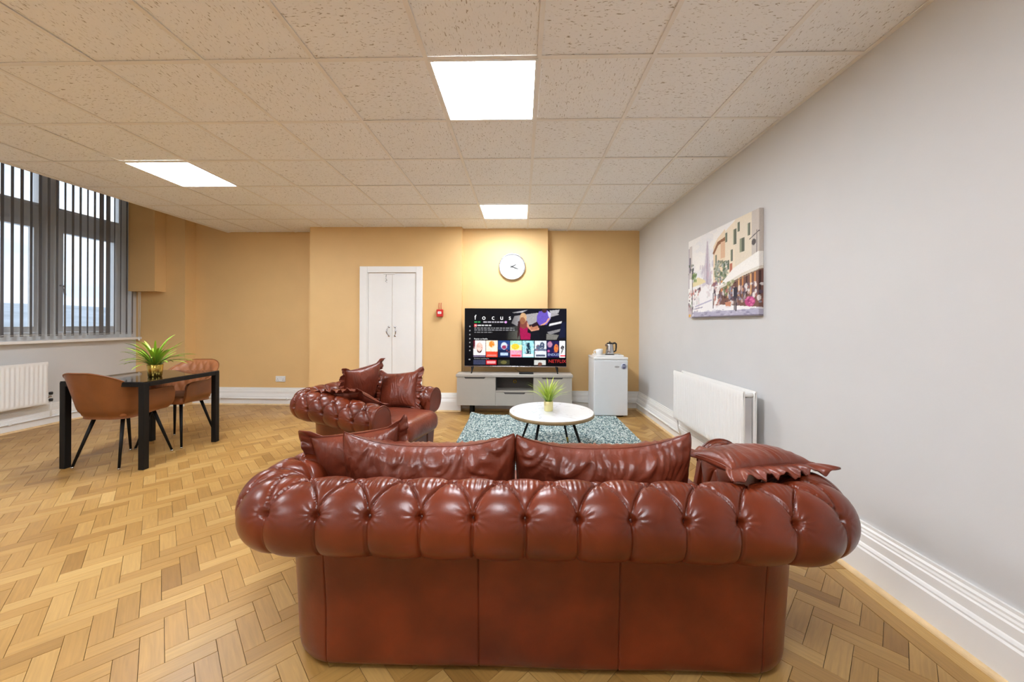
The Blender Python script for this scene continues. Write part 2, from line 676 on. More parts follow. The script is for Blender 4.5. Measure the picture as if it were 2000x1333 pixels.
# ---- suspended ceiling: slab above, grid bars and single tiles
ceil = struct(obj('ceiling', box(XE, XR, YF, 5.66, ZC + 0.05, ZC + 0.09), M['cream']), 'suspended ceiling of square fissured tiles in a pale grid')
GX = [0.09 + 0.6 * k for k in range(-8, 4)]
GY = [1.946 + 0.6 * k for k in range(-8, 7)]
xs = [XE] + [g for g in GX if XE + 0.05 < g < XR - 0.05] + [XR]
ys = [YF] + [g for g in GY if YF + 0.05 < g < 5.6] + [5.66]
LIGHTS = [(-0.51, 1.946, 'bright square ceiling light nearest, high above the sofa'),
          (-0.51, 4.346, 'small bright square ceiling light nearest the clock wall'),
          (-3.51, 3.146, 'bright square ceiling light towards the window blinds'),
          (-0.51, -0.454, 'added square ceiling light, out of view, over the floor behind the back of the sofa'),  # unseen panel added for brightness, continuing the panel spacing
          (-3.51, 0.746, 'added square ceiling light, out of view, over the open floor on the left'),  # invented panel outside the frame, brightens the near left floor
          (-3.51, -1.654, 'added square ceiling light, out of view, at the rear left of the room')]  # another unseen panel added to raise the room's brightness


def is_light(x, y):
    return any(abs(x - a) < 0.1 and abs(y - b) < 0.1 for a, b, _ in LIGHTS)


tile_cache = {}
for i in range(len(xs) - 1):
    for j in range(len(ys) - 1):
        x0, x1, y0, y1 = xs[i], xs[i + 1], ys[j], ys[j + 1]
        if is_light(x0, y0) or y1 - y0 < 0.06:
            continue
        w, d = round(x1 - x0, 3), round(y1 - y0, 3)
        var = random.randrange(6)
        key = (w, d, var)
        if key not in tile_cache:
            g = 0.004
            me = box(g, w - g, g, d - g, 0.0, 0.014, 0.003, 1)
            uv = me.uv_layers.new(name='grain')
            ou, ov, rot = random.random() * 9, random.random() * 9, var % 2
            for lp in me.loops:
                c = me.vertices[lp.vertex_index].co
                uv.data[lp.index].uv = (c.y + ou, c.x + ov) if rot else (c.x + ou, c.y + ov)
            tile_cache[key] = me
        t = obj('ceiling_tile', tile_cache[key], M['tile'], ceil, (x0, y0, ZC + 0.004 + random.uniform(0, 0.003)))
for g in xs:
    b0, b1 = (g - 0.012, g + 0.012)
    if g == XE:
        b0, b1 = g, g + 0.024
    if g == XR:
        b0, b1 = g - 0.024, g
    obj('grid_bar', box(b0, b1, YF, 5.659, ZC, ZC + 0.004), M['grid'], ceil)
for g in ys[1:-1]:
    obj('grid_bar', box(XE, XR, g - 0.012, g + 0.012, ZC + 0.0005, ZC + 0.0045), M['grid'], ceil)

for lx, ly, lab in LIGHTS:
    t = thing('ceiling_light', lab, 'ceiling light', (lx, ly, ZC), 0, 'square led panels in the ceiling')
    fr = bmesh.new()
    for a in [(0.006, 0.594, 0.006, 0.02), (0.006, 0.594, 0.58, 0.594), (0.006, 0.02, 0.02, 0.58), (0.58, 0.594, 0.02, 0.58)]:
        add_box(fr, a[0], a[1], a[2], a[3], -0.002, 0.012)
    obj('frame', bm_mesh(fr), M['white'], t)
    obj('diffuser', box(0.02, 0.58, 0.02, 0.58, 0.002, 0.008), M['panel'], t)

# ---- parquet floor: herringbone blocks, 300 largest in view as parts
floor = struct(obj('floor', box(XL, XR, YF, 5.66, -0.06, -0.010), M['dark']), 'golden oak herringbone parquet floor with a plain border')
BL, BW_ = 0.222, 0.0714
EA = Vector((1, -1, 0)) / math.sqrt(2)
EB = Vector((1, 1, 0)) / math.sqrt(2)
ORG = Vector((-1.331, 1.353, 0)) - EB * BW_
X0B, X1B, Y0B, Y1B = XL + 0.05, 1.575, YF, 5.60


def clip_poly(poly, axis, lim, keep_less):
    out = []
    for i in range(len(poly)):
        a, b = poly[i], poly[(i + 1) % len(poly)]
        ia = a[axis] <= lim if keep_less else a[axis] >= lim
        ib = b[axis] <= lim if keep_less else b[axis] >= lim
        if ia:
            out.append(a)
        if ia != ib:
            t = (lim - a[axis]) / (b[axis] - a[axis])
            out.append(tuple(a[k] + t * (b[k] - a[k]) for k in range(2)))
    return out


blocks = []
NI = 140
for j in range(-34, 34):
    for i in range(-NI, NI):
        for kind in (0, 1):
            a0, b0 = (0, 0) if kind == 0 else (0, BW_)
            a1, b1 = (BL, BW_) if kind == 0 else (BW_, BW_ + BL)
            oa, ob = i * BW_ + j * BL, i * BW_ - j * BL
            ca, cb = oa + (a0 + a1) / 2, ob + (b0 + b1) / 2
            c = ORG - EA * ca + EB * cb
            if not (X0B - 0.2 < c.x < X1B + 0.2 and Y0B - 0.2 < c.y < Y1B + 0.2):
                continue
            g = 0.0007
            cor = [(a0 + g, b0 + g), (a1 - g, b0 + g), (a1 - g, b1 - g), (a0 + g, b1 - g)]
            poly = []
            for pa, pb in cor:
                q = ORG - EA * (oa + pa) + EB * (ob + pb)
                poly.append((q.x, q.y))
            for ax, lim, kl in ((0, X0B, False), (0, X1B, True), (1, Y0B, False), (1, Y1B, True)):
                if poly:
                    poly = clip_poly(poly, ax, lim, kl)
            if len(poly) < 3:
                continue
            ar = 0.5 * abs(sum(poly[k][0] * poly[(k + 1) % len(poly)][1] - poly[(k + 1) % len(poly)][0] * poly[k][1] for k in range(len(poly))))
            if ar < 0.0006:
                continue
            blocks.append((poly, kind))
# straight border boards along the right wall and end boards along the others
yy = YF
while yy < 5.6:
    ln = random.uniform(0.5, 0.9)
    e = min(yy + ln, 5.6)
    blocks.append(([(1.577, yy), (1.647, yy), (1.647, e - 0.0015), (1.577, e - 0.0015)], 2))
    e2 = min(yy + ln * 0.8, 5.6)
    blocks.append(([(1.649, yy), (XR - 0.02, yy), (XR - 0.02, e - 0.0015), (1.649, e - 0.0015)], 2))
    yy = e


def block_geo(poly, kind, thick=0.0098, lift=0.0):
    cx = sum(p[0] for p in poly) / len(poly)
    cy = sum(p[1] for p in poly) / len(poly)
    area2 = sum(poly[k][0] * poly[(k + 1) % len(poly)][1] - poly[(k + 1) % len(poly)][0] * poly[k][1] for k in range(len(poly)))
    if area2 < 0:
        poly = poly[::-1]
    inner = []
    for p in poly:
        d = Vector((cx - p[0], cy - p[1]))
        d = d.normalized() * min(0.0012, d.length)
        inner.append((p[0] + d.x, p[1] + d.y))
    return poly, inner, cx, cy


def block_uv(x, y, kind, off):
    if kind == 0:
        u, v = x * EA.x + y * EA.y, x * EB.x + y * EB.y
    elif kind == 1:
        u, v = x * EB.x + y * EB.y, x * EA.x + y * EA.y
    else:
        u, v = y, x
    return (u + off[0], v + off[1])


def blocks_mesh(bl, local=False):
    V, Fc, T, UV = [], [], [], []
    org = None
    for poly, kind in bl:
        poly, inner, cx, cy = block_geo(poly, kind)
        if local:
            org = (cx, cy)
        n = len(poly)
        lift = random.uniform(-0.0006, 0.0)
        base = len(V)
        ox, oy = org if local else (0, 0)
        tone = min(1, max(0, random.gauss(0.52, 0.17)))
        off = (random.random() * 20, random.random() * 20)
        for p in poly:
            V.append((p[0] - ox, p[1] - oy, -0.0098))
        for p in poly:
            V.append((p[0] - ox, p[1] - oy, lift - 0.0008))
        for p in inner:
            V.append((p[0] - ox, p[1] - oy, lift))
        fs = [tuple(base + 2 * n + k for k in range(n))]
        for k in range(n):
            q = (k + 1) % n
            fs.append((base + k, base + q, base + n + q, base + n + k))
            fs.append((base + n + k, base + n + q, base + 2 * n + q, base + 2 * n + k))
        for f in fs:
            Fc.append(f)
            T.append(tone)
            for vi in f:
                UV.append(block_uv(V[vi][0] + ox, V[vi][1] + oy, kind, off))
    me = bpy.data.meshes.new('mesh')
    me.from_pydata(V, [], Fc)
    at = me.attributes.new('tone', 'FLOAT', 'FACE')
    at.data.foreach_set('value', T)
    uv = me.uv_layers.new(name='grain')
    uv.data.foreach_set('uv', np.array(UV, dtype=np.float32).reshape(-1))
    me.update()
    return me, org


def screen_area(poly):
    pp = []
    for p in poly:
        q = proj((p[0], p[1], 0))
        if q is None:
            return 0
        pp.append((min(2000, max(0, q[0])), min(1333, max(0, q[1]))))
    cx = sum(p[0] for p in poly) / len(poly)
    cy = sum(p[1] for p in poly) / len(poly)
    if -0.85 < cx < 1.05 and cy < 2.3:
        return 0          # under the sofa
    qx = proj((cx, cy, 0))
    if 600 < qx[0] < 1530 and qx[1] > 940:
        return 0          # behind the sofa
    return 0.5 * abs(sum(pp[k][0] * pp[(k + 1) % len(pp)][1] - pp[(k + 1) % len(pp)][0] * pp[k][1] for k in range(len(pp))))


blocks.sort(key=lambda b: -screen_area(b[0]))
for b in blocks[:300]:
    me, org = blocks_mesh([b], True)
    obj('wood_block', me, M['parquet'], floor, (org[0], org[1], 0))
me, _ = blocks_mesh(blocks[300:])
fb = obj('wood_block_field', me, M['parquet'], floor)
fb['kind'] = 'stuff'

# ---- skirting boards (moulded) with wooden bead
SK = [(0, 0), (0.046, 0), (0.046, 0.142), (0.040, 0.150), (0.040, 0.158), (0.034, 0.168), (0.030, 0.172), (0.030, 0.212),
      (0.024, 0.218), (0.024, 0.226), (0.019, 0.234), (0.019, 0.243), (0.012, 0.252), (0.012, 0.265), (0, 0.265)]


def skirting(name, a, b, n, label):
    """moulding from a to b (xy); n points into the room"""
    a, b, n = Vector(a), Vector(b), Vector(n)
    V, Fc = [], []
    k = len(SK)
    for p in (a, b):
        for o_, z in SK:
            q = p + n * o_
            V.append((q.x, q.y, z))
    for i in range(k):
        j = (i + 1) % k
        Fc.append((i, j, k + j, k + i))
    Fc.append(tuple(range(k))[::-1])
    Fc.append(tuple(range(k, 2 * k)))
    o = struct(obj(name, mesh(V, Fc), M['white']), label)
    bm = bmesh.new()
    prof = [(0.046, 0.0)] + [(0.046 + 0.02 * math.cos(t), 0.02 * math.sin(t)) for t in np.linspace(0, PI / 2, 5)]
    A = [bm.verts.new((a.x + n.x * p[0], a.y + n.y * p[0], p[1])) for p in prof]
    B = [bm.verts.new((b.x + n.x * p[0], b.y + n.y * p[0], p[1])) for p in prof]
    for i in range(len(prof)):
        j = (i + 1) % len(prof)
        bm.faces.new([A[i], A[j], B[j], B[i]])
    bm.faces.new(A)
    bm.faces.new(B[::-1])
    obj('quadrant_bead', bm_mesh(bm), M['wood_bead'], o)
    return o


skirting('baseboard_right', (XR, YF), (XR, 5.60), (-1, 0), 'tall moulded white skirting along the grey wall')
skirting('baseboard_left', (XL, YF), (XL, 5.48), (1, 0), 'tall white skirting under the window')
skirting('baseboard_back_1', (-5.10, 5.66), (-3.11, 5.66), (0, -1), 'white skirting in the recess behind the dining chairs')
skirting('baseboard_back_2', (XL, 5.48), (-5.10, 5.48), (0, -1), 'short white skirting at the corner pier')
skirting('baseboard_back_3', (-1.44, 5.36), (-0.866, 5.36), (0, -1), 'short white skirting between door and television stand')
skirting('baseboard_back_4', (-0.866, 5.47), (0.393, 5.47), (0, -1), 'white skirting behind the television stand')
skirting('baseboard_back_5', (0.393, 5.60), (XR, 5.60), (0, -1), 'white skirting in the alcove behind the fridge')
skirting('baseboard_back_6', (-3.11, 5.36), (-2.36, 5.36), (0, -1), 'white skirting left of the cupboard door')


def pipe(pts, clips, label):
    t = thing('heating_pipe', label, 'pipe', pts[0], 0, 'heating pipes along the skirting')
    p0 = Vector(pts[0])
    obj('pipe_run', tube([Vector(p) - p0 for p in pts], 0.011, 10), M['white'], t)
    for c in clips:
        obj('pipe_clip', box(-0.012, 0.012, -0.014, 0.014, -0.014, 0.014, 0.003, 1), M['white'], t, Vector(c) - p0)


pipe([(XR - 0.058, 4.02, 0.105), (XR - 0.058, 5.53, 0.105), (0.46, 5.53, 0.105)], [(XR - 0.058, y, 0.105) for y in (4.3, 5.0)],
     'white heating pipe along the skirting by the fridge')
pipe([(XL + 0.058, 1.2, 0.105), (XL + 0.058, 5.42, 0.105), (-5.07, 5.42, 0.105)], [(XL + 0.058, y, 0.105) for y in (2.2, 3.1, 4.05, 4.9)],
     'white heating pipe along the skirting under the window')
pipe([(-5.05, 5.60, 0.105), (-3.13, 5.60, 0.105)], [(-4.65, 5.60, 0.105), (-3.6, 5.60, 0.105)],
     'white heating pipe along the recess skirting behind the armchair')

# ---- window: frame, casements, panes
win = struct(obj('window_1', None), 'wide white framed window behind vertical blinds')
win.location = (0, 0, 0)
WX = -5.98


def wbar(name, y0, y1, z0, z1, parent, d=0.035, m='upvc'):
    return obj(name, box(WX - d, WX + d, y0, y1, z0, z1, 0.004, 1), M[m], parent)


wf = bmesh.new()
muls = [(WY0, WY0 + 0.09), (3.42, 3.56), (4.42, 4.56), (WY1 - 0.10, WY1)]
for a, b in muls:
    add_box(wf, WX - 0.04, WX + 0.04, a, b, WZ0, WZ1)
for z0, z1 in ((WZ0, 1.14), (2.50, 2.70), (WZ1 - 0.08, WZ1)):
    for q in range(3):
        add_box(wf, WX - 0.038, WX + 0.038, muls[q][1], muls[q + 1][0], z0, z1)
obj('window_frame', bm_mesh(wf), M['upvc'], win)
bays = [(muls[q][1], muls[q + 1][0]) for q in range(3)]
for q, (a, b) in enumerate(bays):
    for z0, z1, s in ((1.14, 2.50, 0.075), (2.70, WZ1 - 0.08, 0.03)):
        sb = bmesh.new()
        for y0, y1, c0, c1 in ((a + 0.004, a + s, z0 + 0.004, z1 - 0.004), (b - s, b - 0.004, z0 + 0.004, z1 - 0.004),
                               (a + s, b - s, z0 + 0.004, z0 + s), (a + s, b - s, z1 - s, z1 - 0.004)):
            add_box(sb, WX - 0.02, WX + 0.055, y0, y1, c0, c1)
        sash = obj('casement', bm_mesh(sb), M['upvc'], win)
        obj('pane', box(WX - 0.004, WX + 0.004, a + s - 0.005, b - s + 0.005, z0 + s - 0.005, z1 - s + 0.005), M['pane'], sash)
        if z0 < 2 and q == 2:
            obj('handle', tube([(WX + 0.06, a + 0.04, 1.74), (WX + 0.10, a + 0.04, 1.74), (WX + 0.10, a + 0.06, 1.62)], 0.011, 8), M['chrome'], sash)
obj('window_sill', box(WX - 0.02, XL + 0.10, WY0 - 0.05, 5.515 - 0.04, 1.015, 1.05, 0.006), M['white'], win)
obj('reveal_lining', box(WX - 0.04, XL + 0.002, WY1 - 0.012, WY1 - 0.001, WZ0 + 0.02, WZ1), M['white'], win)

# ---- vertical blind
bl = thing('vertical_blind', 'grey vertical slat blind hanging open across the window', 'blind', (XL + 0.06, 5.18, 1.10))
obj('headrail', box(-0.025, 0.025, -2.5, 0.25, 2.02, 2.06, 0.004, 1), M['upvc'], bl)
slat_me = box(-0.0445, 0.0445, -0.0012, 0.0012, 0.012, 2.02)
wt_me = box(-0.043, 0.043, -0.003, 0.003, 0.0, 0.03, 0.002, 1)
nsl = 29
for i in range(nsl):
    y = 0.19 - i * 0.0815
    ang = 180 - 49.5 + random.uniform(-2.5, 2.5)
    if i in (4, 5):
        ang -= 17
    s = obj('slat', slat_me, M['slat'], bl, (0, y, 0), (0, 0, R(ang)))
    obj('slat_weight', wt_me, M['slat'], s)
obj('bead_chain', tube([(0.03, 0.19 - i * 0.0815 / 2, 0.012 + (0.006 if i % 2 == 0 else 0)) for i in range(2 * nsl - 1)], 0.0025, 6), M['upvc'], bl)
obj('control_cord', tube([(0.035, 0.25, 2.02), (0.035, 0.25, -0.06)], 0.004, 6), M['upvc'], bl)
obj('control_cord', tube([(0.05, 0.265, 2.02), (0.05, 0.262, 1.0), (0.05, 0.252, -0.06)], 0.003, 6), M['upvc'], bl)
obj('cord_weight', lathe([(0.004, 0), (0.011, 0.005), (0.012, 0.04), (0.004, 0.05)], 12), M['upvc'], bl, (0.042, 0.25, -0.105))

# ---- outside: ridge, ground and a scatter of houses
V = np.zeros((60, 10, 3))
for i in range(60):
    for j in range(10):
        y = -500 + i * 30
        x = -120 - j * 45
        h = 36 * smooth01((j - 1) / 7) * (0.85 + 0.25 * mnoise.noise((i * 0.12, 0.3, j * 0.1))) + 2 * mnoise.noise((i * 0.5, j * 0.5, 0))
        V[i, j] = (x, y, -14 + h)
hl = obj('hillside', grid_mesh(V), M['hill'])
hl['kind'] = 'structure'
gr = obj('town_ground', box(-700, -12, -700, 1400, -15, -14), M['hill'])
gr['kind'] = 'structure'

# ================================================================== DOOR, CLOCK, SMALL WALL THINGS
dr = struct(obj('door_1', None), 'white double cupboard door with curved chrome pulls')
dr.location = (-1.898, 5.36, 0)
df = bmesh.new()
add_box(df, -0.461, -0.347, -0.03, -0.001, 0, 2.104)
add_box(df, 0.371, 0.461, -0.03, -0.001, 0, 2.104)
add_box(df, -0.347, 0.371, -0.03, -0.001, 2.014, 2.104)
obj('door_frame', bm_mesh(df, 0.004, 1), M['white'], dr)
st = bmesh.new()
add_box(st, -0.347, -0.337, -0.022, -0.001, 0, 2.014)
add_box(st, 0.361, 0.371, -0.022, -0.001, 0, 2.014)
obj('door_stop', bm_mesh(st), M['white'], dr)
for s, (a, b) in ((-1, (-0.335, 0.013)), (1, (0.017, 0.359))):
    lf = obj('door_leaf', box(a, b, -0.014, -0.001, 0.008, 2.008, 0.003, 1), M['white'], dr)
    hx = 0.015 + s * 0.045
    pts = []
    for k in range(13):
        t = k / 12
        pts.append((hx + s * 0.022 * math.sin(PI * t), -0.014 - 0.04 * math.sin(PI * t) ** 0.7, 1.09 + 0.13 * t))
    obj('handle', tube(pts, [0.008 - 0.002 * math.cos(2 * PI * k / 12) for k in range(13)], 8), M['chrome'], lf)
    for z in (1.09, 1.22):
        obj('handle_rose', lathe([(0.0, -0.004), (0.014, -0.004), (0.016, 0.004), (0.012, 0.008), (0, 0.009)], 12), M['chrome'], lf, (hx, -0.014, z), (PI / 2, 0, 0))
lt = box(-0.11, 0.06, -0.026, -0.013, 1.985, 2.008, 0.003, 1)
obj('door_latch', lt, M['white'], dr)
obj('latch_hook', tube([(-0.07, -0.02, 1.985), (-0.075, -0.024, 1.93), (-0.06, -0.024, 1.90), (-0.08, -0.024, 1.885), (-0.06, -0.022, 1.87)], 0.004, 6), M['chrome'], dr)

ck = thing('wall_clock', 'round silver rimmed clock with white face on the chimney breast', 'clock', (-0.135, 5.47, 2.119))
rim = [(0.0, -0.001), (0.192, -0.001), (0.198, -0.012), (0.197, -0.035), (0.188, -0.042), (0.180, -0.036), (0.178, -0.022)]
o = obj('rim', lathe([(r_, -z) for r_, z in rim], 48, True, False), M['chrome'], ck, None, (PI / 2, 0, 0))
obj('clock_face', lathe([(0, 0.012), (0.18, 0.012), (0.18, 0.020), (0, 0.020)], 48), M['ceramic'], ck, None, (PI / 2, 0, 0))
for k, num in enumerate(['XII', 'I', 'II', 'III', 'IIII', 'V', 'VI', 'VII', 'VIII', 'IX', 'X', 'XI']):
    a = -k * PI / 6
    me = text_mesh(num, 0.042, 0.0005, 'CENTER', 0.9)
    obj('numeral', me, M['pale_navy'], ck, (-0.148 * math.sin(a) + 0.014 * math.sin(a), -0.0215, 0.148 * math.cos(a) - 0.014 * math.cos(a)), (PI / 2, -a, 0))


def hand(length, width, ang, name, yy_, m='ink'):
    me = prism([(-width, -0.03), (width, -0.03), (width * 1.5, length * 0.6), (0, length), (-width * 1.5, length * 0.6)], 'y', -0.001, 0.001)
    obj(name, me, M[m], ck, (0, yy_, 0), (0, R(ang), 0))


hand(0.075, 0.005, 62, 'hour_hand', -0.024, 'plastic_black')
hand(0.11, 0.004, 112, 'minute_hand', -0.0265, 'plastic_black')
hand(0.14, 0.0012, 130, 'second_hand', -0.0285)
obj('hand_cap', lathe([(0, 0.02), (0.008, 0.02), (0.008, 0.031), (0, 0.031)], 12), M['plastic_black'], ck, None, (PI / 2, 0, 0))

cp = thing('fire_call_point', 'small red alarm call point with white label on the gold wall', 'call point', (-1.178, 5.36, 1.425))
obj('housing', box(-0.046, 0.046, -0.05, -0.001, -0.052, 0.052, 0.006), M['red'], cp)
obj('label_plate', box(-0.026, 0.026, -0.052, -0.049, -0.012, 0.022, 0.002, 1), M['ceramic'], cp)
obj('label_print', box(-0.018, 0.018, -0.0528, -0.0518, 0.002, 0.008), M['ink'], cp)
for dx in (-0.018, 0.014):
    obj('cable', tube([(dx, -0.008, 0.05), (dx - 0.003, -0.008, 0.10), (dx, -0.006, 0.15)], 0.003, 6), M['red'], cp)

sk = thing('wall_socket', 'white double power socket low on the gold recess wall', 'socket', (-3.736, 5.66, 0.40))
obj('plate', box(-0.076, 0.076, -0.012, -0.001, -0.044, 0.044, 0.004), M['upvc'], sk)
for s in (-1, 1):
    obj('switch', box(s * 0.03 - 0.007, s * 0.03 + 0.007, -0.016, -0.011, 0.012, 0.03, 0.001, 1), M['upvc'], sk)
    for px_, pz_ in ((0, 0.0), (-0.011, -0.022), (0.011, -0.022)):
        obj('pin_slot', box(s * 0.045 + px_ - 0.003, s * 0.045 + px_ + 0.003, -0.0125, -0.011, pz_ - 0.005, pz_ + 0.004), M['dark'], sk)


# ================================================================== RADIATORS
def radiator(name, label, loc, rotz, length, height, double):
    """local: runs along +x from 0, front face towards -y, wall at y=+0.155"""
    t = thing(name, label, 'radiator', loc, rotz, 'white panel radiators')

    def panel(y0, nm):
        nr = int(length / 0.04)
        n = nr * 8
        xsn = np.linspace(0, length, n + 1)
        prof = 0.0045 * np.clip(np.cos(2 * PI * xsn / (length / nr)) * 2.2, -1, 1)
        zz = np.array([0, 0.012, 0.03, 0.05, height - 0.06, height - 0.04, height - 0.014, height])
        am = np.array([0, 0, 0.1, 1, 1, 0.1, 0, 0])
        Vv = np.zeros((n + 1, len(zz), 3))
        Vv[:, :, 0] = xsn[:, None]
        Vv[:, :, 1] = y0 - 0.006 + am[None, :] * prof[:, None]
        Vv[:, 0, 1] = y0
        Vv[:, -1, 1] = y0
        Vv[:, :, 2] = zz[None, :]
        a = obj(nm, grid_mesh(Vv), M['white'], t)
        obj('panel_back', box(0, length, y0, y0 + 0.008, 0, height), M['white'], t)
        return a
    panel(0.0, 'front_panel')
    if double:
        panel(0.085, 'rear_panel')
        Vv = []
        nf = int(length / 0.025)
        zig = np.zeros((nf * 2, 2, 3))
        for i in range(nf * 2):
            zig[i, :, 0] = 0.02 + (length - 0.04) * i / (nf * 2 - 1)
            zig[i, :, 1] = 0.012 if (i // 1) % 2 == 0 else 0.07
            zig[i, 0, 2], zig[i, 1, 2] = 0.04, height - 0.05
        obj('convector_fins', grid_mesh(zig, smooth=False), M['chrome'], t)
        for xe in (0.0, length):
            for zt in (0.03, height - 0.03):
                obj('manifold', tube([(xe + (0.03 if xe == 0 else -0.03), 0.0, zt), (xe + (0.03 if xe == 0 else -0.03), 0.09, zt)], 0.016, 10), M['white'], t)
    for xb in (length * 0.2, length * 0.8):
        obj('bracket', box(xb - 0.015, xb + 0.015, 0.008 if not double else 0.093, 0.153, 0.05, height - 0.05), M['white'], t)
    return t


# right wall: front faces -x
RL = 3.95 - 2.72
ra = radiator('radiator', 'white double panel radiator on the grey wall beyond the sofa arm', (1.62, 3.95, 0.285), R(-90), RL, 0.505, True)
obj('valve', lathe([(0.010, -0.03), (0.014, -0.02), (0.014, 0.02), (0.020, 0.025), (0.020, 0.06), (0.012, 0.065)], 14), M['white'], ra, (-0.035, 0.05, 0.19))
obj('feed_pipe', tube([(0.0, 0.05, 0.03), (-0.035, 0.05, 0.03), (-0.035, 0.05, 0.17)], 0.009, 8), M['white'], ra)
obj('feed_pipe', tube([(-0.035, 0.05, 0.03), (-0.035, 0.06, -0.1), (-0.035, 0.09, -0.18)], 0.009, 8), M['white'], ra)
# left wall: front faces +x ; local x runs towards +y
rb = radiator('radiator', 'white ribbed radiator under the window behind the dining chair', (-5.703, 2.85, 0.285), R(90), 4.315 - 2.85, 0.505, False)
LR = 4.315 - 2.85
obj('valve_body', tube([(LR, 0.02, 0.08), (LR + 0.045, 0.02, 0.08)], 0.012, 10), M['chrome'], rb)
obj('valve', lathe([(0.013, 0), (0.018, 0.008), (0.018, 0.03), (0.013, 0.036)], 14), M['plastic_black'], rb, (LR + 0.045, 0.02, 0.10))
obj('valve', lathe([(0.013, 0), (0.018, 0.008), (0.018, 0.03), (0.013, 0.036)], 14), M['plastic_black'], rb, (LR + 0.045, 0.02, 0.02))
obj('feed_pipe', tube([(LR + 0.045, 0.02, 0.05), (LR + 0.045, 0.02, -0.16)], 0.008, 8), M['white'], rb)


# ================================================================== CHESTERFIELD SEATING
class UPath:
    """U-shaped centre line of a rolled back and arms: left arm front -> back -> right arm front.
    local frame: x across, +y is the way the seat faces, back at y=0"""

    def __init__(self, hw, da, rc):
        self.hw, self.da, self.rc = hw, da, rc
        self.la = da - rc
        self.lc = PI / 2 * rc
        self.lb = 2 * (hw - rc)
        self.L = 2 * self.la + 2 * self.lc + self.lb

    def at(self, s):
        """s measured from the middle of the back, arrays ok; returns x, y, nx, ny"""
        s = np.asarray(s, float)
        sg = np.where(s < 0, -1.0, 1.0)
        d = np.abs(s)
        hb = self.lb / 2
        a = np.clip((d - hb) / self.rc, 0, PI / 2)
        x = np.where(d < hb, d, self.hw - self.rc + self.rc * np.sin(a))
        y = np.where(d < hb, 0.0, self.rc * (1 - np.cos(a)))
        y = y + np.clip(d - hb - self.lc, 0, None)
        return x * sg, y, np.sin(a) * sg, -np.cos(a)


